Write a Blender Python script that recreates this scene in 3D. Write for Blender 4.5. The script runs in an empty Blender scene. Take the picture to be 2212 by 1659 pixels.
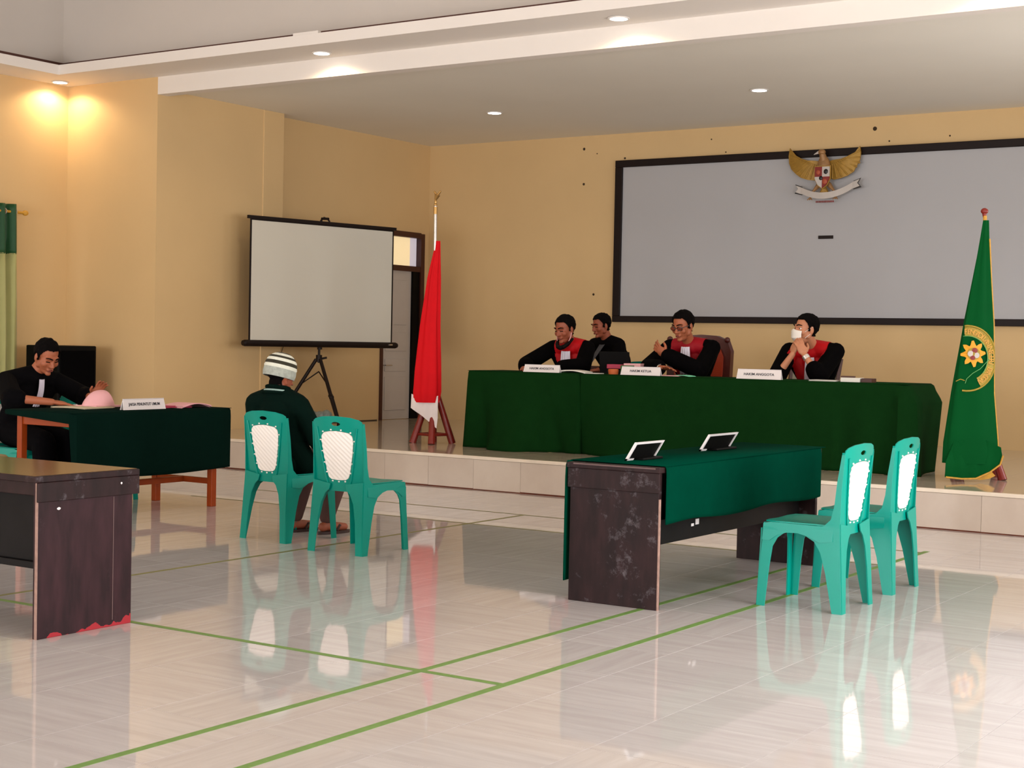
import bpy, bmesh, math, random
from math import sin, cos, pi, radians, sqrt, atan2
from mathutils import Vector, Matrix, Euler, noise
from mathutils.geometry import delaunay_2d_cdt
random.seed(7)
SC = bpy.context.scene
COL = SC.collection
V = Vector

# ------------------------------------------------------------------ camera
cam_d = bpy.data.cameras.new('camera'); cam = bpy.data.objects.new('camera', cam_d); COL.objects.link(cam)
cam_d.sensor_fit = 'HORIZONTAL'; cam_d.sensor_width = 36.0
cam_d.lens = 3303.6 / 2212.0 * 36.0
cam_d.clip_start = 0.05; cam_d.clip_end = 200
HC = 1.33
yaw, pit, rol = -0.58437755, -0.02739402, -0.02034005
fw = V((sin(yaw)*cos(pit), cos(yaw)*cos(pit), sin(pit)))
ri = V((cos(yaw), -sin(yaw), 0)); dn = fw.cross(ri)
ri2 = cos(rol)*ri + sin(rol)*dn; dn2 = -sin(rol)*ri + cos(rol)*dn
cam.matrix_world = Matrix((( ri2.x, -dn2.x, -fw.x, 0), (ri2.y, -dn2.y, -fw.y, 0), (ri2.z, -dn2.z, -fw.z, HC), (0, 0, 0, 1)))
SC.camera = cam

# ------------------------------------------------------------------ light: overcast sky, daylight at the openings, exposure
SC.view_settings.view_transform = 'Standard'; SC.view_settings.look = 'None'
SC.view_settings.gamma = 1.0; SC.view_settings.use_curve_mapping = False
SC.view_settings.exposure = 0.0
W = bpy.data.worlds.new('sky'); SC.world = W; W.use_nodes = True
bg = W.node_tree.nodes['Background']; bg.inputs[0].default_value = (0.86, 0.93, 1.0, 1); bg.inputs[1].default_value = 1.6

def area(name, loc, rot, sx, sy, power, col=(1, 0.985, 0.98)):
    l = bpy.data.lights.new(name, 'AREA'); l.shape = 'RECTANGLE'; l.size = sx; l.size_y = sy
    l.energy = power; l.color = col
    o = bpy.data.objects.new(name, l); o.location = loc; o.rotation_euler = rot; COL.objects.link(o)
    return o
PY = radians(90)
# right wall openings (light travels towards -X)
RW = 0.55
for (y0, y1, z0, z1, p) in ((-3.6, -1.6, .9, 2.7, 90), (1.4, 3.4, .9, 2.7, 90), (4.6, 7.4, .05, 2.7, 235), (8.4, 10.4, .9, 2.7, 90)):
    area('window_daylight', (RW+.12, (y0+y1)/2, (z0+z1)/2), (0, PY, 0), z1-z0, y1-y0, p)
# rear wall openings behind the camera (light travels towards +Y)
for (x0, x1, z0, z1, p) in ((-12.0, -10.0, .9, 2.7, 130), (-8.4, -4.8, .05, 2.8, 560), (-3.0, -1.0, .9, 2.7, 140)):
    area('window_daylight', ((x0+x1)/2, -6.1, (z0+z1)/2), (PY, 0, 0), x1-x0, z1-z0, p)
# window in the side wall at the right of the stage
area('window_daylight', (-1.0+.1, 13.4, 2.1), (0, PY, 0), 1.8, 2.0, 55)
# left wall windows
for (y0, y1, z0, z1, p) in ((8.7, 10.3, .9, 2.4, 16), (3.5, 5.5, .9, 2.4, 60), (-2, 0, .9, 2.4, 60)):
    area('window_daylight', (-13.42, (y0+y1)/2, (z0+z1)/2), (0, -PY, 0), z1-z0, y1-y0, p)

# ------------------------------------------------------------------ materials
def s2l(c): return tuple(((x/255)/12.92 if x <= 10 else (((x/255)+.055)/1.055)**2.4) for x in c)
def mat(name, rgb, rough=.6, metal=0, var=.06, scale=8, bump=0, bscale=200, spec=.5, sheen=0, trans=0, emis=None, estr=1, stretch=None):
    m = bpy.data.materials.new(name); m.use_nodes = True
    nt = m.node_tree; n = nt.nodes; L = nt.links; b = n['Principled BSDF']
    c = s2l(rgb) if max(rgb) > 1 else rgb
    b.inputs['Roughness'].default_value = rough; b.inputs['Metallic'].default_value = metal
    b.inputs['Specular IOR Level'].default_value = spec
    if sheen: b.inputs['Sheen Weight'].default_value = sheen
    if trans: b.inputs['Transmission Weight'].default_value = trans
    tc = n.new('ShaderNodeTexCoord'); mp = n.new('ShaderNodeMapping'); L.new(tc.outputs['Object'], mp.inputs[0])
    if stretch: mp.inputs['Scale'].default_value = stretch
    if var:
        nz = n.new('ShaderNodeTexNoise'); nz.inputs['Scale'].default_value = scale; nz.inputs['Detail'].default_value = 5
        L.new(mp.outputs[0], nz.inputs[0])
        mx = n.new('ShaderNodeMix'); mx.data_type = 'RGBA'
        mx.inputs[6].default_value = (*[max(0, x*(1-var*2)) for x in c], 1)
        mx.inputs[7].default_value = (*[min(1, x*(1+var*2)) for x in c], 1)
        L.new(nz.outputs[0], mx.inputs[0]); L.new(mx.outputs[2], b.inputs['Base Color'])
    else:
        b.inputs['Base Color'].default_value = (*c, 1)
    if bump:
        nb = n.new('ShaderNodeTexNoise'); nb.inputs['Scale'].default_value = bscale; nb.inputs['Detail'].default_value = 3
        bp = n.new('ShaderNodeBump'); bp.inputs['Strength'].default_value = bump; bp.inputs['Distance'].default_value = .01
        L.new(tc.outputs['Object'], nb.inputs[0]); L.new(nb.outputs[0], bp.inputs['Height']); L.new(bp.outputs[0], b.inputs['Normal'])
    if emis:
        b.inputs['Emission Color'].default_value = (*emis, 1); b.inputs['Emission Strength'].default_value = estr
    return m

def tile_mat(name, base, streak, rough=.04, joint=None):
    m = bpy.data.materials.new(name); m.use_nodes = True
    nt = m.node_tree; n = nt.nodes; L = nt.links; b = n['Principled BSDF']
    tc = n.new('ShaderNodeTexCoord'); oi = n.new('ShaderNodeObjectInfo')
    mul = n.new('ShaderNodeVectorMath'); mul.operation = 'SCALE'; mul.inputs[0].default_value = (7.3, 31.7, 3.1)
    L.new(oi.outputs['Random'], mul.inputs['Scale'])
    add = n.new('ShaderNodeVectorMath'); L.new(tc.outputs['Object'], add.inputs[0]); L.new(mul.outputs[0], add.inputs[1])
    mp = n.new('ShaderNodeMapping'); mp.inputs['Scale'].default_value = (1.2, 13, 1); L.new(add.outputs[0], mp.inputs[0])
    nz = n.new('ShaderNodeTexNoise'); nz.inputs['Scale'].default_value = 1.6; nz.inputs['Detail'].default_value = 8; nz.inputs['Roughness'].default_value = .62
    L.new(mp.outputs[0], nz.inputs[0])
    cr = n.new('ShaderNodeValToRGB'); cr.color_ramp.elements[0].position = .36; cr.color_ramp.elements[1].position = .68
    cr.color_ramp.elements[0].color = (*s2l(base), 1); cr.color_ramp.elements[1].color = (*s2l(streak), 1)
    L.new(nz.outputs[0], cr.inputs[0])
    hs = n.new('ShaderNodeHueSaturation'); mr = n.new('ShaderNodeMapRange')
    mr.inputs[3].default_value = .965; mr.inputs[4].default_value = 1.03
    L.new(oi.outputs['Random'], mr.inputs[0]); L.new(mr.outputs[0], hs.inputs['Value']); L.new(cr.outputs[0], hs.inputs['Color'])
    L.new(hs.outputs[0], b.inputs['Base Color'])
    b.inputs['Roughness'].default_value = rough; b.inputs['Specular IOR Level'].default_value = .5
    nb = n.new('ShaderNodeTexNoise'); nb.inputs['Scale'].default_value = 4
    bp = n.new('ShaderNodeBump'); bp.inputs['Strength'].default_value = .012; bp.inputs['Distance'].default_value = .02
    L.new(add.outputs[0], nb.inputs[0]); L.new(nb.outputs[0], bp.inputs['Height']); L.new(bp.outputs[0], b.inputs['Normal'])
    return m

def wood_scuffed(name, base, scuff, chip=None, lo=.64, hi=.84):
    """dark veneer with pale scuffs; chip = colour of chipped strip along the foot (object z < chipz, ragged)"""
    m = bpy.data.materials.new(name); m.use_nodes = True
    nt = m.node_tree; n = nt.nodes; L = nt.links; b = n['Principled BSDF']
    tc = n.new('ShaderNodeTexCoord')
    mp = n.new('ShaderNodeMapping'); mp.inputs['Scale'].default_value = (6, 6, 1.6); L.new(tc.outputs['Object'], mp.inputs[0])
    nz = n.new('ShaderNodeTexNoise'); nz.inputs['Scale'].default_value = 3; nz.inputs['Detail'].default_value = 8; L.new(mp.outputs[0], nz.inputs[0])
    cr = n.new('ShaderNodeValToRGB'); cr.color_ramp.elements[0].position = .35; cr.color_ramp.elements[1].position = .7
    d = s2l(base); cr.color_ramp.elements[0].color = (*[x*.7 for x in d], 1); cr.color_ramp.elements[1].color = (*[x*1.5 for x in d], 1)
    L.new(nz.outputs[0], cr.inputs[0])
    n2 = n.new('ShaderNodeTexNoise'); n2.inputs['Scale'].default_value = 9; n2.inputs['Detail'].default_value = 10; n2.inputs['Roughness'].default_value = .75
    L.new(tc.outputs['Object'], n2.inputs[0])
    c2 = n.new('ShaderNodeValToRGB'); c2.color_ramp.elements[0].position = lo; c2.color_ramp.elements[1].position = hi
    c2.color_ramp.elements[1].color = (.75, .75, .75, 1); L.new(n2.outputs[0], c2.inputs[0])
    mx = n.new('ShaderNodeMix'); mx.data_type = 'RGBA'; L.new(c2.outputs[0], mx.inputs[0]); L.new(cr.outputs[0], mx.inputs[6]); mx.inputs[7].default_value = (*s2l(scuff), 1)
    last = mx.outputs[2]
    if chip:
        sp = n.new('ShaderNodeSeparateXYZ'); L.new(tc.outputs['Object'], sp.inputs[0])
        n3 = n.new('ShaderNodeTexNoise'); n3.inputs['Scale'].default_value = 7; n3.inputs['Detail'].default_value = 4; L.new(tc.outputs['Object'], n3.inputs[0])
        ma = n.new('ShaderNodeMath'); ma.operation = 'MULTIPLY_ADD'; L.new(n3.outputs[0], ma.inputs[0]); ma.inputs[1].default_value = .26; ma.inputs[2].default_value = -.11
        lt = n.new('ShaderNodeMath'); lt.operation = 'LESS_THAN'; L.new(sp.outputs['Z'], lt.inputs[0]); L.new(ma.outputs[0], lt.inputs[1])
        m3 = n.new('ShaderNodeMix'); m3.data_type = 'RGBA'; L.new(lt.outputs[0], m3.inputs[0]); L.new(last, m3.inputs[6]); m3.inputs[7].default_value = (*s2l(chip), 1)
        last = m3.outputs[2]
    L.new(last, b.inputs['Base Color']); b.inputs['Roughness'].default_value = .5; b.inputs['Specular IOR Level'].default_value = .18
    return m

M = {}
M['wall'] = mat('cream_wall_paint', (218, 186, 136), .75, var=.025, scale=1.5, bump=.05, bscale=60)
M['white'] = mat('white_ceiling_paint', (238, 231, 224), .8, var=.015, scale=2)
M['tray'] = mat('tray_ceiling_paint', (208, 200, 192), .85, var=.015, scale=2)
M['stageceil'] = mat('stage_ceiling_paint', (238, 234, 224), .85, var=.02, scale=1)
M['brown'] = mat('painted_cove_shade', (88, 52, 42), .7)
M['tile'] = tile_mat('glossy_floor_tile', (196, 189, 187), (208, 203, 201))
M['stagetile'] = tile_mat('stage_floor_tile', (184, 170, 154), (196, 184, 168), .08)
M['riser'] = tile_mat('stage_riser_tile', (198, 182, 168), (210, 196, 182), .22)
M['grout'] = mat('grout', (120, 104, 90), .9)
M['lip'] = mat('stage_edge_strip', (236, 222, 204), .25)
M['tape'] = mat('green_court_tape', (110, 146, 74), .5, var=.12, scale=25)
M['tapeold'] = mat('olive_worn_court_tape', (124, 122, 70), .5, var=.1, scale=25)
M['boardframe'] = mat('dark_board_frame', (26, 15, 14), .45, var=.1, spec=.2)
M['board'] = mat('grey_white_board', (178, 178, 182), .5, var=.025, scale=1.2)
M['cable'] = mat('dark_cable', (70, 55, 40), .6)
M['darkwood'] = mat('dark_brown_door_wood', (66, 28, 18), .45, var=.12, scale=12)
M['doorleaf'] = mat('grey_painted_door', (196, 188, 182), .5, var=.02)
M['stain'] = mat('brown_gap_stain', (96, 46, 28), .9, var=.3, scale=20)
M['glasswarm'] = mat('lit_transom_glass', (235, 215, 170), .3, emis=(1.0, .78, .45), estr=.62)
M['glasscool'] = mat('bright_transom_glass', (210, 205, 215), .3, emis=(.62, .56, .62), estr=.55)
M['chair'] = mat('turquoise_plastic', (0, 140, 124), .3, var=.02, spec=.2)
M['weave'] = mat('white_woven_plastic', (244, 238, 232), .45, var=.01)
M['wooddesk'] = wood_scuffed('scuffed_dark_veneer', (36, 20, 21), (120, 114, 120), lo=.565, hi=.74)
M['wooddesk2'] = wood_scuffed('dark_veneer_chipped_foot', (46, 25, 29), (72, 52, 56), chip=(160, 44, 52), lo=.6, hi=.8)
M['edgewood'] = mat('pale_worn_edge', (150, 118, 106), .6, var=.3, scale=30)
M['seam'] = mat('faded_panel_seam', (96, 72, 70), .6, var=.2)
M['glossdesk'] = mat('glossy_dark_desktop', (78, 56, 34), .14, var=.5, scale=3, stretch=(1, 5, 1))
M['blackboard'] = mat('black_shelf_board', (14, 12, 13), .55, spec=.15, var=.4, scale=10, stretch=(1, .5, 1))
M['orange'] = mat('orange_varnished_wood', (150, 60, 14), .4, spec=.25, var=.12, scale=10)
M['greenA'] = mat('dark_green_felt_cloth', (0, 54, 39), .95, var=.06, scale=14, bump=.15, bscale=300, spec=.01)
M['greenJ'] = mat('bottle_green_cloth', (11, 46, 15), .95, var=.08, scale=9, bump=.15, bscale=260, spec=.05)
M['greenP'] = mat('blackish_green_cloth', (4, 26, 20), .95, var=.06, scale=14, bump=.15, bscale=300, spec=.04)
M['red'] = mat('red_flag_cloth', (206, 6, 20), .75, var=.05, spec=.2)
M['flagwhite'] = mat('white_flag_cloth', (226, 214, 212), .75, var=.03)
M['greenflag'] = mat('green_flag_cloth', (0, 76, 32), .8, var=.05, scale=5, spec=.08)
M['gold'] = mat('gold_fringe', (202, 150, 50), .55, var=.15, scale=40)
M['goldemb'] = mat('olive_gold_embroidery', (164, 140, 42), .6, var=.15, scale=60)
M['yellow'] = mat('yellow_embroidery', (230, 160, 30), .6, var=.05)
M['palegreen'] = mat('pale_green_thread', (90, 160, 90), .6)
M['standred'] = mat('dark_red_varnish', (128, 32, 24), .35, var=.12)
M['brass'] = mat('aged_brass', (190, 150, 90), .35, metal=.7)
M['silver'] = mat('silver_metal', (210, 205, 200), .25, metal=.8)
M['screenfab'] = mat('projection_fabric', (206, 202, 190), .8, var=.02, scale=1.5)
M['blackmetal'] = mat('black_coated_metal', (24, 13, 10), .45, var=.05, spec=.2)
M['black'] = mat('black_plastic', (7, 6, 6), .6, var=.05, spec=.12)
M['blackcloth'] = mat('black_robe_cloth', (6, 5, 6), .95, var=.1, scale=20, spec=.04)
M['suit'] = mat('black_suit_cloth', (9, 8, 10), .95, var=.1, scale=20, spec=.05)
M['robered'] = mat('red_satin_robe_panel', (186, 8, 18), .6, var=.06, spec=.25)
M['robered2'] = mat('crimson_robe_panel', (150, 8, 26), .6, var=.06, spec=.25)
M['bib'] = mat('white_bib_cloth', (214, 208, 222), .8, var=.02)
M['shirt'] = mat('grey_shirt_cloth', (70, 72, 80), .8)
M['skinA'] = mat('tan_skin', (164, 92, 60), .55, var=.04, scale=14)
M['skinB'] = mat('brown_skin', (150, 78, 52), .55, var=.04, scale=14)
M['skinC'] = mat('light_tan_skin', (190, 126, 92), .55, var=.04, scale=14)
M['lip_'] = mat('lip_colour', (120, 52, 42), .5)
M['hair'] = mat('black_hair', (9, 6, 6), .9, var=.2, scale=60, bump=.4, bscale=250, spec=.08)
M['eyew'] = mat('eye_white', (200, 190, 180), .3)
M['eyed'] = mat('dark_iris', (20, 12, 10), .2)
M['jacket'] = mat('dark_green_jacket_cloth', (5, 22, 17), .92, var=.08, scale=16, spec=.05)
M['jackettrim'] = mat('pale_grey_knit_trim', (150, 176, 168), .8)
M['trousers'] = mat('brown_trousers_cloth', (82, 52, 46), .85, var=.08, scale=20)
M['sandal'] = mat('dark_brown_sandal', (48, 22, 18), .5)
M['knitw'] = mat('white_knit', (222, 222, 206), .9, var=.08, scale=60, bump=.6, bscale=160)
M['knitd'] = mat('dark_olive_knit', (50, 46, 32), .9, var=.08, scale=60, bump=.6, bscale=160)
M['knitg'] = mat('grey_patterned_knit', (164, 168, 158), .9, var=.2, scale=45, bump=.6, bscale=160)
M['mask'] = mat('white_face_mask', (236, 230, 222), .8, var=.01)
M['glass'] = mat('spectacle_lens', (112, 54, 38), .3, var=0, spec=.2)
M['paper'] = mat('white_paper', (226, 222, 214), .8, var=.02)
M['pink'] = mat('pink_paper', (236, 176, 180), .8, var=.03)
M['magenta'] = mat('magenta_folder', (176, 50, 80), .6, var=.05)
M['beige'] = mat('beige_paper', (206, 190, 160), .8, var=.03)
M['mint'] = mat('mint_green_folder', (120, 210, 170), .6)
M['orangebox'] = mat('orange_brown_card', (186, 88, 30), .6)
M['greenbox'] = mat('green_card', (22, 98, 20), .6)
M['plate'] = mat('white_acrylic_plate', (232, 224, 224), .35, var=.01)
M['ink'] = mat('dark_ink', (60, 58, 66), .7, var=0)
M['leather'] = mat('red_brown_leather', (150, 52, 28), .35, var=.08, bump=.1, bscale=90)
M['carved'] = mat('carved_dark_red_wood', (74, 22, 18), .4, var=.1)
M['mesh'] = mat('grey_mesh_fabric', (150, 144, 126), .8, var=.1, scale=80)
M['curtaind'] = mat('dark_green_curtain', (4, 70, 28), .6, var=.05, sheen=.1)
M['curtainl'] = mat('light_green_curtain', (170, 168, 108), .7, var=.05, sheen=.2)
M['garuda'] = mat('dull_gold_paint', (164, 126, 50), .45, metal=.25, var=.15, scale=25)
M['garudah'] = mat('brown_gold_paint', (156, 116, 74), .45, metal=.15, var=.15, scale=25)
M['shred'] = mat('shield_red', (130, 24, 18), .5)
M['shwhite'] = mat('shield_white', (196, 188, 182), .5)
M['shblack'] = mat('shield_black', (22, 20, 22), .4)
M['shorange'] = mat('shield_orange', (176, 80, 52), .5)
M['bag'] = mat('grey_plastic_bag', (170, 160, 148), .3, var=.12, scale=14)
M['bag2'] = mat('dark_grey_plastic_bag', (96, 104, 98), .3, var=.15, scale=14)
M['lampglow'] = mat('downlight_lens', (255, 250, 240), .3, var=0, emis=(1, .93, .82), estr=14)
M['lampcool'] = mat('cool_downlight_lens', (255, 255, 255), .3, var=0, emis=(1, .98, .95), estr=14)
M['lampring'] = mat('downlight_ring', (235, 230, 225), .4)
M['hole'] = mat('drilled_hole_dark', (60, 44, 26), .9)
M['winframe'] = mat('window_frame_brown', (70, 34, 22), .5)

# ------------------------------------------------------------------ mesh helpers
def link_mesh(name, me, m, parent=None, smooth=False):
    o = bpy.data.objects.new(name, me); COL.objects.link(o)
    if m is not None and not me.materials: me.materials.append(m)
    if parent is not None: o.parent = parent
    if smooth:
        for p in me.polygons: p.use_smooth = True
        me.set_sharp_from_angle(angle=radians(42))
    return o
def obj(name, bm, m, parent=None, smooth=False):
    me = bpy.data.meshes.new(name); bmesh.ops.recalc_face_normals(bm, faces=bm.faces[:]); bm.to_mesh(me); bm.free()
    return link_mesh(name, me, m, parent, smooth)
def tag(o, label=None, cat=None, group=None, kind=None):
    if label: o['label'] = label
    if cat: o['category'] = cat
    if group: o['group'] = group
    if kind: o['kind'] = kind
    return o
def empty(name, loc=(0, 0, 0), rz=0):
    o = bpy.data.objects.new(name, None); COL.objects.link(o); o.location = loc; o.rotation_euler = (0, 0, rz); o.empty_display_size = .1
    return o
def struct(name, bm, m, label=None, parent=None):
    o = obj(name, bm, m, parent)
    if parent is None: tag(o, label, None, None, 'structure')
    return o
def box(bm, a, b, bev=0):
    a, b = [min(a[i], b[i]) for i in range(3)], [max(a[i], b[i]) for i in range(3)]
    r = bmesh.ops.create_cube(bm, size=1)
    for v in r['verts']: v.co = V([(a[i]+b[i])/2 + v.co[i]*(b[i]-a[i]) for i in range(3)])
    if bev:
        es = list({e for v in r['verts'] for e in v.link_edges})
        bmesh.ops.bevel(bm, geom=es, offset=bev, segments=2, affect='EDGES', profile=.5)
    return bm
def BM(): return bmesh.new()
def bx(a, b, bev=0): return box(BM(), a, b, bev)
def axis_mat(p0, p1):
    d = (V(p1)-V(p0)); q = d.to_track_quat('Z', 'Y')
    return Matrix.Translation((V(p0)+V(p1))/2) @ q.to_matrix().to_4x4(), d.length
def rod(bm, p0, p1, r0, r1=None, seg=14):
    r1 = r0 if r1 is None else r1
    mt, l = axis_mat(p0, p1)
    bmesh.ops.create_cone(bm, cap_ends=True, segments=seg, radius1=r0, radius2=r1, depth=l, matrix=mt); return bm
def ball(bm, c, r, sub=2, rot=None):
    if not hasattr(r, '__len__'): r = (r, r, r)
    mt = Matrix.Translation(V(c)) @ (rot.to_4x4() if rot is not None else Matrix.Identity(4)) @ Matrix.Diagonal((*r, 1))
    bmesh.ops.create_icosphere(bm, subdivisions=sub, radius=1, matrix=mt); return bm
def cap(bm, p0, p1, r0, r1=None):
    r1 = r0 if r1 is None else r1
    rod(bm, p0, p1, r0, r1, 16); ball(bm, p0, r0); ball(bm, p1, r1); return bm
def chain(bm, pts, rs):
    for i in range(len(pts)-1): cap(bm, pts[i], pts[i+1], rs[i], rs[i+1])
def tube(bm, pts, r, seg=8):
    for i in range(len(pts)-1): rod(bm, pts[i], pts[i+1], r, r, seg)
    for p in pts[1:-1]: ball(bm, p, r, 1)
def lathe(bm, prof, c=(0, 0, 0), seg=24):
    rings = []
    for r, z in prof:
        rings.append([bm.verts.new((c[0]+r*cos(2*pi*i/seg), c[1]+r*sin(2*pi*i/seg), c[2]+z)) for i in range(seg)])
    for a, b in zip(rings, rings[1:]):
        for i in range(seg): bm.faces.new((a[i], a[(i+1) % seg], b[(i+1) % seg], b[i]))
    bm.faces.new(rings[0]); bm.faces.new(rings[-1]); return bm
def prism(bm, poly, fn, d0, d1):
    """2D polygon extruded between depth d0 and d1; fn(u, v, d) -> xyz"""
    a = [bm.verts.new(fn(u, v, d0)) for u, v in poly]; b = [bm.verts.new(fn(u, v, d1)) for u, v in poly]
    bm.faces.new(a); bm.faces.new(b[::-1]); n = len(poly)
    for i in range(n): bm.faces.new((a[i], b[i], b[(i+1) % n], a[(i+1) % n]))
    return bm
def inside(p, poly):
    x, y = p; r = False; n = len(poly)
    for i in range(n):
        x1, y1 = poly[i]; x2, y2 = poly[(i+1) % n]
        if (y1 > y) != (y2 > y) and x < (x2-x1)*(y-y1)/(y2-y1)+x1: r = not r
    return r
def plate(bm, outer, fn, step, thick, holes=()):
    """thin curved sheet: 2D outline (with holes) filled by triangles, mapped by fn(u,v)->(pos, normal), given thickness"""
    pts = []; edges = []
    def loop(poly):
        s = len(pts); n = 0
        for i in range(len(poly)):
            a, b = V(poly[i]), V(poly[(i+1) % len(poly)]); k = max(1, int((b-a).length/step))
            for j in range(k): pts.append(a+(b-a)*j/k); n += 1
        for i in range(n): edges.append((s+i, s+(i+1) % n))
    loop(outer)
    for h in holes: loop(h)
    xs = [p[0] for p in outer]; ys = [p[1] for p in outer]
    bnd = list(pts)
    y = min(ys)+step*.5; k = 0
    while y < max(ys):
        x = min(xs)+(step*.5 if k % 2 else step*.99)
        while x < max(xs):
            if inside((x, y), outer) and not any(inside((x, y), h) for h in holes):
                if all((x-b[0])**2+(y-b[1])**2 > (step*.45)**2 for b in bnd): pts.append(V((x, y)))
            x += step
        y += step*.87; k += 1
    vs, es, fs, *_ = delaunay_2d_cdt([V((p[0], p[1])) for p in pts], edges, [], 0, 1e-6)
    top = []; bot = []
    for v in vs:
        p, nn = fn(v.x, v.y); p = V(p); nn = V(nn).normalized()
        top.append(bm.verts.new(p+nn*thick/2)); bot.append(bm.verts.new(p-nn*thick/2))
    ec = {}
    for f in fs:
        c = (sum(vs[i].x for i in f)/len(f), sum(vs[i].y for i in f)/len(f))
        if not inside(c, outer) or any(inside(c, h) for h in holes): continue
        bm.faces.new([top[i] for i in f]); bm.faces.new([bot[i] for i in reversed(f)])
        for i in range(len(f)):
            a, b = f[i], f[(i+1) % len(f)]
            if (b, a) in ec: del ec[(b, a)]
            else: ec[(a, b)] = 1
    for a, b in ec: bm.faces.new((top[b], top[a], bot[a], bot[b]))
    loose = [v for v in bm.verts if not v.link_faces]
    bmesh.ops.delete(bm, geom=loose, context='VERTS')
    return bm
def copy_tree(o, parent=None):
    c = o.copy(); COL.objects.link(c)
    if parent is not None: c.parent = parent
    for ch in list(o.children): copy_tree(ch, c)
    return c
def text(s, size, m, name='lettering', parent=None, mtx=None, ext=.0008, width=None):
    cu = bpy.data.curves.new('t', 'FONT'); cu.body = s; cu.size = size; cu.extrude = ext; cu.align_x = 'CENTER'; cu.align_y = 'CENTER'; cu.offset = size*.018
    to = bpy.data.objects.new('t', cu); COL.objects.link(to)
    bpy.context.view_layer.update()
    me = bpy.data.meshes.new_from_object(to.evaluated_get(bpy.context.evaluated_depsgraph_get()))
    bpy.data.objects.remove(to); me.materials.clear()
    if width:
        w = max(v.co.x for v in me.vertices)-min(v.co.x for v in me.vertices)
        for v in me.vertices: v.co.x *= width/w
    if mtx is not None: me.transform(mtx)
    return link_mesh(name, me, m, parent)
def frame_mtx(o, x, y):
    x = V(x).normalized(); y = V(y); y = (y-x*y.dot(x)).normalized(); z = x.cross(y)
    return Matrix(((x.x, y.x, z.x, o[0]), (x.y, y.y, z.y, o[1]), (x.z, y.z, z.z, o[2]), (0, 0, 0, 1)))

# ------------------------------------------------------------------ setting: floor, stage, walls, ceilings
SF, YB, SZ = 11.24, 16.245, .302       # stage front, back wall, stage height
XL, XP, XH = -12.11, -11.915, -13.295  # stage left wall, pilaster face, hall left wall
YR = -6.0
ZS, ZC, ZB = 4.005, 3.885, 3.825       # soffit, stage ceiling, beam underside
XRS = -1.0                             # stage right wall
def proj(p):
    q = V(p)-V((0, 0, HC)); z = q.dot(fw)
    if z < .1: return None
    return 1106+3303.6*q.dot(ri2)/z, 829.5+3303.6*q.dot(dn2)/z

floor = struct('floor', bx((XH, YR, -.12), (RW, SF+.02, -.004)), M['grout'], 'glossy pale beige tiled hall floor')
P = .5047; X0, Y0 = -2.525, 4.822
G = .0012
tme = bpy.data.meshes.new('tile'); b_ = bx((-P/2+G, -P/2+G, -.009), (P/2-G, P/2-G, 0)); b_.to_mesh(tme); b_.free(); tme.materials.append(M['tile'])
cells = []
i0 = int(math.floor((XH-X0)/P))-1; i1 = int((RW-X0)/P)+1; j0 = int(math.floor((YR-Y0)/P))-1; j1 = int((SF-Y0)/P)+1
rest = BM()
for i in range(i0, i1+1):
    for j in range(j0, j1+1):
        xa, xb, ya, yb = X0+i*P+G, X0+(i+1)*P-G, Y0+j*P+G, Y0+(j+1)*P-G
        cxa, cxb, cya, cyb = max(xa, XH), min(xb, RW), max(ya, YR), min(yb, SF)
        if cxb-cxa < .02 or cyb-cya < .02: continue
        full = abs(cxa-xa)+abs(cxb-xb)+abs(cya-ya)+abs(cyb-yb) < 1e-6
        ps = [proj((x, y, 0)) for x in (cxa, cxb) for y in (cya, cyb)]
        vis = all(p for p in ps) and max(p[0] for p in ps) > 0 and min(p[0] for p in ps) < 2212 and min(p[1] for p in ps) < 1659
        ar = 0
        if vis: ar = (max(p[0] for p in ps)-min(p[0] for p in ps))*(max(p[1] for p in ps)-min(p[1] for p in ps))
        cells.append((ar if vis else 0, i, j, cxa, cxb, cya, cyb, full))
cells.sort(reverse=True)
for k, (ar, i, j, xa, xb, ya, yb, full) in enumerate(cells):
    if ar > 0 and k < 300:
        if full: me = tme; c = ((xa+xb)/2, (ya+yb)/2)
        else:
            c = ((xa+xb)/2, (ya+yb)/2); b_ = bx((xa-c[0], ya-c[1], -.009), (xb-c[0], yb-c[1], 0)); me = bpy.data.meshes.new('tile'); b_.to_mesh(me); b_.free(); me.materials.append(M['tile'])
        o = link_mesh('tile', me, None, floor); o.location = (c[0], c[1], 0)
        if full:
            turn = random.random() < (.75 if c[0] < -4.4 else .08)
            o.rotation_euler[2] = (pi/2 if turn else 0) + (pi if random.random() < .5 else 0)
    else: box(rest, (xa, ya, -.009), (xb, yb, 0))
tag(obj('tile_field', rest, M['tile'], floor), kind='stuff')

stage = struct('stage_floor', bx((XP-.2, SF+.012, -.1), (XRS, YB+.02, SZ-.011)), M['grout'], 'raised tiled stage platform')
tag(stage, 'raised tiled stage platform', None, None, 'structure')
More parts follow.
